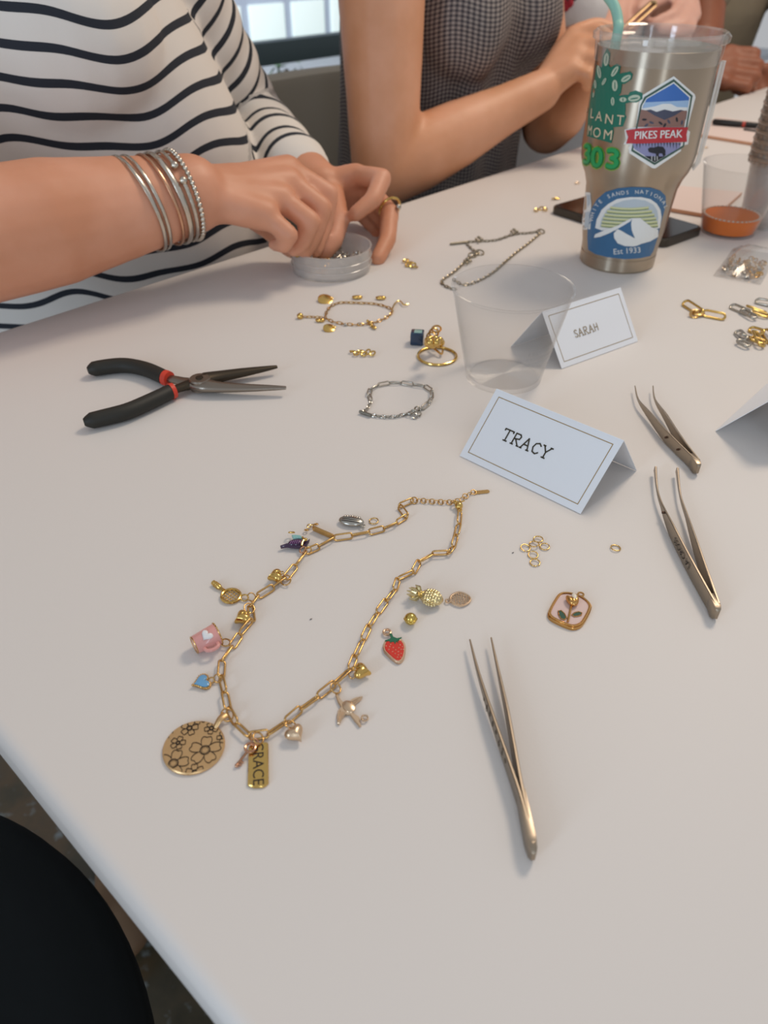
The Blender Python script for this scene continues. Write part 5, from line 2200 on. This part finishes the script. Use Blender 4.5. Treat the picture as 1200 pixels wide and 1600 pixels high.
def person_three():
    e = empty('person', W(1.30, .32, -TZ), 'person in a white top with red embroidery, hands raised behind the steel tumbler', 'person')
    sk = skin('pale_pink_skin', '#cf9c88', '#daab98')
    up = lambda s, o, z: W(s, o, z)
    rings = [(up(1.29, .32, -.24), .165, .125), (up(1.29, .31, -.05), .165, .125), (up(1.29, .29, .10), .165, .125), (up(1.29, .28, .20), .170, .125), (up(1.29, .28, .28), .16, .105), (up(1.29, .285, .34), .135, .08), (up(1.29, .29, .375), .07, .06), (up(1.29, .29, .40), .052, .05)]
    f = -EN
    sh_r, sh_l = up(1.13, .23, .31), up(1.45, .23, .31)
    el_r, wr_r = up(1.10, .12, .05), Q(982, -14, 1.33)
    el_l, wr_l = up(1.41, .13, .08), Q(1068, -42, 1.33)
    g = G()
    torso_rings(g, rings, ED, grow=.86)
    limb(g, [(rings[-2][0], .052), (up(1.29, .27, .44), .05), (up(1.29, .25, .49), .05)])
    hc = up(1.29, .22, .575)
    M3 = head_geo(g, hc, f + Vector((0, 0, -.4)))
    for sh, el, wr in ((sh_r, el_r, wr_r), (sh_l, el_l, wr_l)):
        limb(g, [(rings[4][0], .07), (sh, .052), (sh.lerp(el, .5), .044), (el, .041), (el.lerp(wr, .35), .040), (el.lerp(wr, .75), .030), (wr, .025)], 16)
    fl = [finger([Q(1050, -8, 1.31), Q(1022, 6, 1.29), Q(1004, 26, 1.285)], .0120), finger([Q(1066, 0, 1.31), Q(1052, 22, 1.28), Q(1020, 36, 1.28)], .0120),
          finger([Q(1077, 12, 1.31), Q(1068, 38, 1.28), Q(1034, 47, 1.28)], .0115), finger([Q(1083, 25, 1.31), Q(1080, 46, 1.285), Q(1052, 53, 1.28)], .0105)]
    hand_chains(g, wr_l, .025, fl, finger([Q(1040, -18, 1.31), Q(1015, -4, 1.29), Q(998, 14, 1.285)], .013), .0145)
    fr = [finger([Q(985, 4, 1.32), Q(996, 10, 1.30), Q(1004, 20, 1.29)], .011), finger([Q(980, 12, 1.32), Q(992, 22, 1.30), Q(1000, 30, 1.29)], .011),
          finger([Q(976, 18, 1.32), Q(986, 32, 1.30), Q(996, 38, 1.29)], .0105), finger([Q(970, 22, 1.32), Q(980, 40, 1.30), Q(990, 46, 1.29)], .010)]
    hand_chains(g, wr_r, .025, fr, finger([Q(990, -8, 1.31), Q(1000, 2, 1.30), Q(1006, 12, 1.29)], .012), .0135)
    fuse(g, 'body', sk, e, .005, 4)
    head_extras(e, hc, M3, mat('fair_hair', '#9a7a4e', 0, .5))
    g = G()
    torso_rings(g, rings[:-1], ED, n=32, grow=1.03)
    for sh, el in ((sh_r, el_r), (sh_l, el_l)):
        limb(g, [(rings[4][0], .085), (sh, .066), (sh.lerp(el, .55), .062)], 16)
    o = fuse(g, 'white_top', mat('white_cotton', '#dcdad8', 0, .85, bump=(30, .4, .006)), e, .007, 5)
    # red embroidered flowers on the front
    red, dk = mat('red_thread', '#b3333f', 0, .8), mat('dark_thread', '#3c2a2c', 0, .8)
    bvh = None
    from mathutils.bvhtree import BVHTree
    bvh = BVHTree.FromObject(o, bpy.context.evaluated_depsgraph_get())
    for u0, v0, m, r in ((884, 2, red, .013), (878, -8, dk, .012), (892, -6, dk, .010), (970, 8, red, .016), (962, -6, red, .014), (975, 22, red, .009), (880, 12, red, .007), (930, -30, red, .014), (872, 52, dk, .006)):
        hit = bvh.ray_cast(CAM - OFF[e], ray(u0, v0).normalized())
        if hit[0] is None:
            continue
        p, n = hit[0] + OFF[e], hit[1]
        if n.dot(CAM - p) < 0:
            n = -n
        x = n.orthogonal().normalized(); y = n.cross(x)
        M = Matrix((x, y, n)).transposed()
        g = G()
        for k in range(6):
            a = k * math.pi / 3
            g.ell(p + M @ Vector((r * .6 * math.cos(a), r * .6 * math.sin(a), .001)), (r * .5, r * .5, .0022), M, nu=10, nv=6)
        g.ell(p + n * .002, (r * .3, r * .3, .002), M, nu=8, nv=5)
        g.build('embroidered_flower', m, e)
    lower_body(e, up(1.29, .34, -.18), ED, f, None, mat('dark_denim', '#2b3242', 0, .85), mat('tan_shoe', '#7a6048', 0, .6))
    # tool pinched in the hands
    t = empty('tweezers', Q(992, 26, 1.27), 'tweezers held up by the person in the white embroidered top', 'tweezers')
    for k, (a, b) in enumerate((((969, 46), (1016, 4)), ((982, 46), (1024, 8)))):
        A, B = Q(*a, 1.265), Q(*b, 1.275)
        g = G(); g.tube([A, A.lerp(B, .3), A.lerp(B, .8), B], [.0012, .0034, .0042, .0036], n=8, flat=.4); g.build('arm', mat('bronze_tool', '#a98e6c', 1, .4), t)
    g = G(); g.tube([Q(1016, 4, 1.275), Q(1024, 4, 1.275), Q(1024, 8, 1.275)], .0035, n=8); g.build('end_weld', mat('bronze_tool', '#a98e6c', 1, .4), t)


person_three()


def person_four():
    e = empty('person', W(1.90, .36, -TZ), 'person in an olive tan top with dark brown hands, farthest along the table', 'person')
    sk = skin('deep_brown_skin', '#8a4f33', '#9c5f42')
    up = lambda s, o, z: W(s, o, z)
    rings = [(up(1.92, .36, -.24), .20, .15), (up(1.92, .35, -.05), .20, .15), (up(1.92, .33, .10), .20, .15), (up(1.92, .32, .20), .20, .14), (up(1.92, .32, .29), .18, .12), (up(1.92, .325, .35), .14, .08), (up(1.92, .33, .385), .075, .06), (up(1.92, .33, .41), .055, .052)]
    f = -EN
    sh_r, sh_l = up(1.73, .26, .32), up(2.11, .26, .32)
    el_r, wr_r = up(1.61, .15, .06), Q(1098, 112, 1.5)
    el_l, wr_l = up(2.0, .08, .06), Q(1215, 128, 1.56)
    g = G()
    torso_rings(g, rings, ED, grow=.86)
    limb(g, [(rings[-2][0], .055), (up(1.92, .31, .45), .052), (up(1.92, .29, .50), .052)])
    hc = up(1.92, .26, .585)
    M3 = head_geo(g, hc, f + Vector((0, 0, -.4)))
    for sh, el, wr in ((sh_r, el_r, wr_r), (sh_l, el_l, wr_l)):
        limb(g, [(rings[4][0], .075), (sh, .056), (sh.lerp(el, .5), .048), (el, .043), (el.lerp(wr, .4), .042), (el.lerp(wr, .75), .036), (wr, .031)], 16)
    fr = [finger([Q(1140, 82, 1.5), Q(1180, 83, 1.485), Q(1178, 98, 1.51), Q(1160, 98, 1.53)], .0128, .9), finger([Q(1143, 97, 1.495), Q(1186, 101, 1.48), Q(1180, 114, 1.51), Q(1160, 112, 1.53)], .0128, .9),
          finger([Q(1140, 114, 1.49), Q(1182, 119, 1.475), Q(1176, 130, 1.50), Q(1156, 126, 1.52)], .0125, .9), finger([Q(1132, 130, 1.485), Q(1168, 136, 1.475), Q(1164, 146, 1.50), Q(1148, 140, 1.52)], .0115, .9)]
    hand_chains(g, wr_r, .033, fr, finger([Q(1120, 90, 1.53), Q(1150, 84, 1.545), Q(1172, 92, 1.55)], .0135, .9), .0165)
    fl = [finger([Q(1196, 112, 1.56), Q(1180, 116, 1.56), Q(1176, 130, 1.555)], .0125), finger([Q(1194, 126, 1.56), Q(1178, 132, 1.56), Q(1178, 144, 1.555)], .0125), finger([Q(1196, 140, 1.56), Q(1180, 146, 1.56), Q(1182, 154, 1.555)], .012),
          finger([Q(1200, 150, 1.56), Q(1188, 156, 1.56), Q(1190, 160, 1.555)], .011)]
    hand_chains(g, wr_l, .03, fl, finger([Q(1196, 108, 1.55), Q(1182, 108, 1.55), Q(1174, 116, 1.55)], .013), .0145)
    fuse(g, 'body', sk, e, .005, 4)
    head_extras(e, hc, M3, mat('black_hair', '#1d1714', 0, .5), long=False)
    g = G()
    torso_rings(g, rings[:-1], ED, n=32, grow=1.03)
    for sh, el in ((sh_r, el_r), (sh_l, el_l)):
        limb(g, [(rings[4][0], .09), (sh, .072), (sh.lerp(el, .6), .066)], 16)
    fuse(g, 'olive_top', mat('olive_tan_cloth', '#93866f', 0, .9, bump=(24, .4, .006)), e, .008, 5)
    lower_body(e, up(1.92, .37, -.18), ED, f, None, mat('black_trousers', '#1f2023', 0, .85), mat('black_shoe', '#191919', 0, .5))


person_four()

# ================================================================ seating
def tub_chair(name, s, o, label):
    up = W
    e = empty(name, W(s, o, -TZ), label, 'chair')
    fab = mat('grey_upholstery', '#74716a', 0, .9, bump=(300, .3, .001))
    wood = mat('dark_chair_leg', '#2f2721', 0, .5)
    ang = Matrix((ED, EN, Vector((0, 0, 1)))).transposed()
    g = G()
    # gently curved back
    n = 9
    front, backp = [], []
    for i in range(n):
        t = -1 + 2 * i / (n - 1)
        ds, do = .27 * t, .17 - .06 * t * t
        front.append((s + ds, o + do))
        backp.append((s + ds * 1.05, o + do + .06))
    prof = front + backp[::-1]
    top = [W(a, b, .066) for a, b in prof]
    g.prism(top, .46)
    g.build('backrest', fab, e, bevel=.018, angle=50)
    g = G(); g.box(W(s, o - .03, -.31), (.50, .44, .09), ang); g.build('seat', fab, e, bevel=.02, angle=50)
    for a in (-1, 1):
        for b in (-1, 1):
            p = W(s + .21 * a, o - .03 + .17 * b, 0)
            g = G(); g.tube([(p.x, p.y, TZ - .352), (p.x + .01 * a, p.y, 0)], [.02, .014], n=10); g.build('leg', wood, e)
    return e


tub_chair('upholstered_chair', .76, .30, 'grey upholstered chair with a low back seen between the two nearest people')


def stool_chair():
    # dark chair pulled up to the table's near corner; only its rounded seat reaches into view
    c = Vector((-.402, .0524, TZ - .272))
    e = empty('dark_chair', (c.x, c.y, 0), 'dark chair with a rounded seat pulled up at the near left table edge', 'chair')
    blk = mat('black_seat_fabric', '#0d1417', 0, .9)
    g = G()
    r = .277
    g.lathe([(0, -.055), (r - .02, -.055), (r - .004, -.045), (r, -.028), (r - .003, -.012), (r - .016, -.003), (r - .05, 0), (0, .002)], c, 96)
    g.build('seat', blk, e, angle=60)
    met = mat('black_chair_metal', '#1b1b1b', .6, .4)
    out = (c - Vector((.1, .45, c.z)));  out.z = 0; out.normalize()
    out = Vector((-.67, -.742, 0))
    sd = Vector((-out.y, out.x, 0))
    for a in (-1, 1):
        for b in (-1, 1):
            p = c + out * (.14 * a) + sd * (.14 * b)
            q = c + out * (.19 * a) + sd * (.19 * b)
            g = G(); g.tube([(p.x, p.y, c.z - .054), (q.x, q.y, 0)], .013, n=10); g.build('leg', met, e)
    for b in (-1, 1):
        p = c + out * .22 + sd * (.15 * b)
        g = G(); g.tube([p + Vector((0, 0, -.04)), p + out * .06 + Vector((0, 0, .14)), p + out * .045 + Vector((0, 0, .32))], .011, n=10); g.build('back_post', met, e)
    g = G()
    pts = [c + out * (.28 - .03 * abs(t)) + sd * (.19 * t) + Vector((0, 0, .40)) for t in np.linspace(-1, 1, 9)]
    pts2 = [p + out * .035 for p in pts][::-1]
    g.prism(pts + pts2, .22); g.build('backrest', blk, e, bevel=.012, angle=50)


stool_chair()

# ================================================================ small things farther up the table
def make_dish():
    c = P(516, 411)
    c = Vector((P(515, 443).x, P(515, 443).y + .039, TZ))
    e = empty('plastic_dish', c, 'round clear plastic dish of findings steadied by two hands', 'dish')
    g = G()
    g.lathe([(0, .0005), (.0365, .0005), (.0385, .0015), (.0392, .021), (.0400, .0235), (.0385, .0235), (.0378, .021), (.0370, .003), (0, .0025)], c, 64)
    g.build('dish_wall', clear_plastic('dish_plastic', '#dcd6d0', .58, .12), e, angle=35)
    g = G()
    for z in (.008, .0145):
        g.tube(ring_pts(c + Vector((0, 0, z)), .0395, 56), .0006, n=5, closed=True)
    g.build('moulded_ridge', clear_plastic('dish_plastic', '#dcd6d0'), e)
    rnd = random.Random(4)
    gd = G(); sv = G()
    for k in range(150):
        a, r = rnd.uniform(0, 6.28), .033 * math.sqrt(rnd.random())
        p = c + Vector((r * math.cos(a), r * math.sin(a), rnd.uniform(.004, .009)))
        q = Matrix.Rotation(rnd.uniform(0, 3), 3, (rnd.random(), rnd.random(), rnd.random()))
        (gd if p.x < c.x - .002 else sv).tube(ring_pts(p, .0022, 9, q), .0005, n=4, closed=True)
    o = gd.build('loose_findings', GOLD(), None, loc=c)
    tag(o, 'gold jump rings lying loose inside the clear dish', 'findings', kind='stuff')
    o = sv.build('loose_findings', SILVER(), None, loc=c)
    tag(o, 'silver jump rings lying loose inside the clear dish', 'findings', kind='stuff')
    # bead pinched above the dish
    p = Q(464, 397, .70)
    o = G().ell(p, (.0032, .0032, .0032)).build('gold_bead', GOLD2(), loc=p)
    tag(o, 'gold bead pinched between fingertips over the clear dish', 'bead')


make_dish()


def chain_geo(g, pts, step=.0032, r=.0013, wire=.00035, ry=None):
    for k, (a, b) in enumerate(zip(resample(pts, step), resample(pts, step)[1:])):
        d = b - a
        if d.length < 1e-6:
            continue
        M3 = axes(d) @ rot_about((1, 0, 0), 25 if k % 2 else -60)
        c = (a + b) / 2
        g.tube([c + M3 @ Vector((d.length * .68 * math.cos(t), r * .8 * math.sin(t), 0)) for t in np.linspace(0, 2 * math.pi, 11)[:-1]], wire, n=5, closed=True)


def gold_bracelet():
    m = GOLD()
    e = empty('charm_bracelet', P(558, 490), 'gold charm bracelet laid in an oval loop behind the pliers', 'bracelet')
    loop = spline([P(u, v, .0012) for u, v in ((508, 494), (515, 480), (530, 473), (556, 473), (588, 475), (610, 482), (612, 489), (598, 499), (575, 506), (548, 507), (522, 503), (511, 498))], 6, closed=True)
    g = G(); chain_geo(g, loop + [loop[0]], .0046, .0014, .0004)
    tag(g.build('chain', m, e), kind='stuff')
    M = GOLD2()

    def charm_part(u, v, kind, r=.004):
        c = P(u, v, .0016)
        g = G()
        if kind == 'coin':
            g.lathe([(0, -.001), (r, -.001), (r, .0006), (r * .85, .0009), (0, .0007)], c, 24, axis=(.15, -.3, 1))
            g.tube(ring_pts(c + Vector((r * .9, .001, .001)), .0011, 10), .0004, n=5, closed=True)
        elif kind == 'shell':
            for k in range(5):
                a = -.9 + .45 * k
                g.ell(c + Vector((math.sin(a) * r * .5, math.cos(a) * r * .5, 0)), (r * .3, r * .55, .0016), rot_about((0, 0, 1), -math.degrees(a)), nu=10, nv=6)
        elif kind == 'ball':
            g.ell(c + Vector((0, 0, .0006)), (r * .55, r * .55, r * .55))
        elif kind == 'toggle':
            g.tube(spline([P(x, y, .002) for x, y in ((613, 482), (618, 473), (625, 470), (631, 476), (638, 475))], 4), .0007, n=6)
        elif kind == 'drop':
            g.ell(c, (r * .4, r * .8, .0014), rot_about((0, 0, 1), 30))
            g.ell(c + Vector((-.002, .003, 0)), (r * .35, r * .35, .0014))
        g.build('charm', M, e)
    for a in ((508, 468, 'coin', .0068), (558, 466, 'shell', .0058), (595, 467, 'shell', .0058), (500, 502, 'shell', .0050), (514, 513, 'coin', .0050), (584, 511, 'drop', .0046), (469, 495, 'ball', .0052), (578, 504, 'drop', .0036), (625, 473, 'toggle', .004)):
        charm_part(*a)
    g = G(); chain_geo(g, [P(474, 495, .0012), P(488, 495, .0012), P(505, 496, .0012)], .0034, .0013)
    tag(g.build('extender_chain', m, e), kind='stuff')
    for k, (u, v) in enumerate(((561, 506), (540, 507))):
        g = G(); g.ell(P(u, v, .0014), (.0018, .0012, .0012)); g.build('silver_bead', SILVER(), e)


gold_bracelet()


def silver_bracelet():
    m = SILVER()
    e = empty('silver_bracelet', P(620, 625), 'silver paperclip chain bracelet with a toggle bar, near the plastic cup', 'bracelet')
    me = link_mesh('silver_link', .0105, .0040, .00055, m)
    path = [(580, 627), (576, 612), (589, 602), (617, 597), (641, 600), (664, 603), (676, 613), (671, 628), (660, 638)]
    pts = resample(spline([P(u, v, .0016) for u, v in path], 5), .0088)
    for k, (a, b) in enumerate(zip(pts, pts[1:])):
        d = b - a
        put('link', me, e, M4((a + b) / 2, axes(d) @ rot_about((1, 0, 0), 25 if k % 2 else -50), d.length / .0092, 1, 1))
    g = G()
    chain_geo(g, spline([P(u, v, .0013) for u, v in ((580, 627), (574, 638), (568, 645), (590, 650), (615, 651), (638, 646), (655, 641), (661, 637))], 5), .0034, .0014, .00042)
    tag(g.build('fine_chain', m, e), kind='stuff')
    g = G(); g.tube([P(562, 643, .0018), P(580, 649, .0018)], .0012, n=8); g.build('toggle_bar', mat('dull_silver', '#8f8a80', 1, .35), e)
    g = G()
    for dx, dy in ((0, 0), (6, -5), (-6, 2), (8, 3), (2, 6)):
        g.tube(ring_pts(P(646 + dx, 644 + dy, .002), .0018, 12, rot_about((1, 0, 0), 30 + 9 * dx)), .0006, n=6, closed=True)
    g.build('ring_cluster', m, e)


silver_bracelet()


def silver_necklace():
    m = mat('soft_silver', '#a59a86', 1, .32)
    e = empty('silver_necklace', P(770, 400), 'fine silver necklace lying crumpled behind the empty plastic cup', 'necklace')
    for path in ([(704, 381), (728, 378), (746, 377), (775, 375), (803, 366), (826, 364), (843, 361)], [(845, 364), (826, 380), (810, 392), (793, 406), (770, 426), (745, 440), (724, 445), (708, 436)],
                 [(728, 379), (738, 390), (748, 396), (735, 402), (724, 412), (708, 426), (692, 437), (690, 442), (700, 449), (712, 452)]):
        g = G(); chain_geo(g, spline([P(u, v, .0012) for u, v in path], 5), .0044, .0016, .0005)
        tag(g.build('chain', m, e), kind='stuff')
    g = G(); g.tube([P(704, 381, .0016), P(731, 378, .0016)], .0013, n=8); g.build('toggle_bar', m, e)
    for u, v, r in ((845, 362, .0040), (749, 395, .0045), (738, 399, .004)):
        g = G(); g.tube(ring_pts(P(u, v, .0015), r, 18, rot_about((1, 0, 0), 20)), .0008, n=6, closed=True); g.build('ring', m, e)
    for u, v in ((803, 362), (748, 374), (730, 408)):
        g = G()
        for k in range(4):
            g.ell(P(u + 4 * math.cos(k * 1.6), v + 3 * math.sin(k * 1.6), .0024), (.0024, .0014, .0016), rot_about((0, 0, 1), k * 50), nu=10, nv=6)
        g.build('charm', m, e)


silver_necklace()


def gem_cluster():
    m = GOLD2()
    e = empty('gem_charm', P(653, 526), 'dark blue square gem charm with gold bead cluster beside the hoop', 'charm')
    g = G()
    c = P(652, 527, .0054)
    M3 = rot_about((0, 0, 1), -8)
    g.box(c, (.0108, .0100, .0104), M3)
    g.build('gem', mat('blue_gem', '#12304d', 0, .08, coat=.6), e, bevel=.0013, angle=30)
    g = G(); g.box(c + Vector((.0006, -.0004, .0052)), (.0064, .0058, .0006), M3); g.build('gem_table', mat('pale_teal_facet', '#8fb3ae', 0, .1), e, bevel=.0002)
    g = G()
    rnd = random.Random(2)
    for k in range(18):
        a = rnd.uniform(0, 6.28)
        h = .003 + .0013 * k
        g.ell(P(676, 534, h) + Vector((.0072 * math.cos(a) * (1 - k * .04), .0050 * math.sin(a), 0)), (.0030, .0030, .0030), nu=12, nv=8)
    g.build('bead_cluster', m, e)
    g = G()
    for k in range(3):
        g.tube(ring_pts(P(674 + k * 4, 526 - k * 6, .006 + .004 * k), .0036, 16, rot_about((1, 0, 0), 50 + 30 * k)), .0008, n=6, closed=True)
    g.tube(spline([P(672, 540, .004), P(680, 546, .004), P(690, 553, .003), P(692, 545, .004)], 4), .0009, n=6)
    g.build('wire_loops', GOLD(), e)
    c = P(683, 556, .0012)
    o = G().tube(ring_pts(c, .0152, 44), .0011, n=8, closed=True).build('hoop_ring', GOLD2(), loc=c)
    tag(o, 'plain round gold hoop lying in front of the blue gem charm', 'ring')


gem_cluster()


def small_bits():
    def pile(name, spots, m, label, cat, r=.0024, wire=.0007, z=.0014):
        e = empty(name, P(*spots[0]), label, cat)
        rnd = random.Random(len(spots) + int(spots[0][0]))
        for u, v in spots:
            g = G()
            c = P(u, v, z + rnd.uniform(0, .001))
            g.tube(ring_pts(c, r, 14, rot_about((1, 0, 0), rnd.uniform(-45, 45)) @ rot_about((0, 0, 1), rnd.uniform(0, 90)), r * .7), wire, n=6, closed=True)
            g.build('ring', m, e)
        return e
    pile('chain_scrap', [(551, 549), (557, 552), (563, 549), (569, 553), (575, 550), (582, 552)], GOLD2(), 'short scrap of gold chain below the gold charm bracelet', 'chain')
    pile('gold_findings', [(634, 407), (640, 410), (645, 414), (638, 414), (648, 417)], GOLD2(), 'little gold finding right of the clear dish', 'finding', .0030, .0009)
    pile('gold_findings', [(838, 328), (846, 326), (852, 327)], GOLD2(), 'gold finding at the left end of the phone', 'finding', .0030, .0008)
    pile('gold_findings', [(866, 310), (870, 310)], GOLD2(), 'gold finding farther back, behind the left end of the phone', 'finding', .0030, .0008)
    pile('gold_findings', [(902, 286)], PALEGOLD(), 'tiny pale finding close to the left wall of the tumbler', 'finding', .0030, .0006)
    pile('chain_scrap', [(1083, 238), (1090, 240), (1096, 234), (1102, 230)], PALEGOLD(), 'pale scrap of chain between tumbler and amber drink, far up the table', 'chain', .0040, .0007)
    # two long links joined by a ring
    e = empty('gold_clasp', P(1100, 486), 'gold carabiner-like clasp of two long links near the right edge', 'clasp')
    for a, b in (((1068, 471), (1097, 490)), ((1096, 488), (1135, 496))):
        A, B = P(*a, .003), P(*b, .0026)
        d = B - A
        me = link_mesh('long_link', d.length, .0085, .0011, GOLD2())
        put('link', me, e, M4((A + B) / 2, axes(d) @ rot_about((1, 0, 0), 35)))
    g = G(); g.tube(ring_pts(P(1090, 489, .002), .0050, 18), .0012, n=7, closed=True); g.tube(ring_pts(P(1085, 491, .0026), .0036, 16, rot_about((1, 0, 0), 40)), .001, n=7, closed=True); g.build('ring', GOLD(), e)
    # mixed link clusters at the right edge
    for lab, items in (('silver and gold links in a heap behind the gold clasp', [((1143, 478), (1172, 490), 0), ((1160, 484), (1180, 496), 0), ((1168, 478), (1196, 488), 1), ((1182, 470), (1206, 474), 0), ((1176, 486), (1200, 494), 1)]),
                       ('silver and gold coiled links in a heap below the other links', [((1152, 518), (1164, 530), 0), ((1154, 532), (1170, 540), 0), ((1158, 522), (1170, 526), 0), ((1172, 514), (1192, 520), 1), ((1174, 528), (1196, 536), 1), ((1180, 518), (1190, 540), 1), ((1194, 516), (1208, 536), 1)])):
        e = empty('link_heap', P(*items[0][0]), lab, 'links')
        for k, (a, b, gold) in enumerate(items):
            A, B = P(*a, .0022 + .0008 * (k % 3)), P(*b, .0022 + .0008 * (k % 2))
            d = B - A
            me = link_mesh('link', d.length + .003, .0078, .0011, GOLD2() if gold else SILVER())
            put('link', me, e, M4((A + B) / 2, axes(d) @ rot_about((1, 0, 0), 30 - 25 * (k % 3))))
    # crumbs on the white covering
    for (u, v), lab in (((484, 968), 'tiny dark crumb inside the gold necklace loop'), ((800, 864), 'tiny dark crumb left of the pile of jump rings')):
        c = P(u, v, .0003)
        o = G().tube(spline([c, c + Vector((.0006, .0001, .0002)), c + Vector((.0010, .0006, 0))], 3), [.0002] * 7, n=5).build('crumb', mat('dark_crumb', '#4a4440', 0, .9), loc=c)
        tag(o, lab, 'crumb')


small_bits()


def zip_bag():
    e = empty('zip_bag', P(1165, 425), 'small clear zip bag of gold and silver findings at the right edge', 'bag')
    a, b, c, d = P(1114, 432), P(1188, 446), P(1216, 398), P(1146, 388)
    n = 14
    for sgn, nm in ((1, 'upper_film'), (0, 'lower_film')):
        vs_, fs = [], []
        for i in range(n + 1):
            for j in range(n + 1):
                s, t = i / n, j / n
                p = a.lerp(b, s).lerp(d.lerp(c, s), t)
                h = .0006 + sgn * (.0150 * (math.sin(math.pi * s) * math.sin(math.pi * min(1, t * .9 + .05))) ** .7 + .0016 * math.sin(s * 21 + t * 5) * math.sin(t * 13 + s * 3))
                vs_.append(p + Vector((0, 0, max(.0006, h))))
        for i in range(n):
            for j in range(n):
                k = i * (n + 1) + j
                fs.append((k, k + n + 1, k + n + 2, k + 1))
        g = G(); g.add(vs_, fs)
        g.build(nm, clear_plastic('bag_film', '#e4e2e0', .86, .1), e, angle=80)
    rnd = random.Random(8)
    gd, sv = G(), G()
    for k in range(90):
        s, t = rnd.uniform(.1, .9), rnd.uniform(.08, .55)
        p = a.lerp(b, s).lerp(d.lerp(c, s), t) + Vector((0, 0, rnd.uniform(.001, .007)))
        q = Matrix.Rotation(rnd.uniform(0, 3), 3, (rnd.random(), rnd.random(), rnd.random()))
        (gd if rnd.random() < .6 else sv).tube(ring_pts(p, .0022, 9, q), .0006, n=4, closed=True)
    tag(gd.build('bagged_findings', GOLD(), loc=P(1165, 425)), 'gold jump rings heaped inside the small clear zip bag', 'findings', kind='stuff')
    tag(sv.build('bagged_findings', SILVER(), loc=P(1165, 425)), 'silver jump rings heaped inside the small clear zip bag', 'findings', kind='stuff')


zip_bag()


def papers():
    pink = mat('pale_pink_board', '#e2cdc4', 0, .6)
    edge = mat('peach_board_edge', '#d09a78', 0, .7)
    for lab, cs in (('pale pink board lying between the tumbler and the amber drink', [(1030, 322), (1118, 337), (1160, 300), (1062, 290)]),
                    ('pale board with a peach edge far up the table behind the amber drink', [(1078, 207), (1196, 226), (1225, 196), (1120, 183)])):
        q = [P(u, v, .0046) for u, v in cs]
        c = sum(q, Vector()) / 4
        e = empty('board', (c.x, c.y, TZ), lab, 'board')
        g = G(); g.prism(q, .0040, mi=0, side=1, bevel=.0004); g.build('sheet', [pink, edge], e, smooth=False)
    c = P(1140, 192, .0095)
    e = empty('pen', c - Vector((0, 0, .0045)), 'black pen with a red band on the far pale board', 'pen')
    a, b = P(1113, 190, .0095), P(1160, 194, .0095)
    d = (b - a)
    g = G(); g.tube([a, a.lerp(b, .06), a.lerp(b, .8), b], [.0025, .0046, .0046, .0042], n=14); g.build('barrel', mat('black_plastic', '#1c1a18', 0, .4), e)
    g = G(); g.tube([b, b + d * .10], .0044, n=14); g.build('band', mat('red_plastic', '#b3402f', 0, .45), e)
    g = G(); g.tube([b + d * .10, b + d * .6], [.0044, .004], n=14); g.tube([P(1162, 203, .005), P(1185, 206, .005)], .0022, n=8); g.build('cap', mat('black_plastic', '#1c1a18', 0, .4), e)


papers()
scene.cycles.transparent_max_bounces = 40
scene.cycles.max_bounces = 12
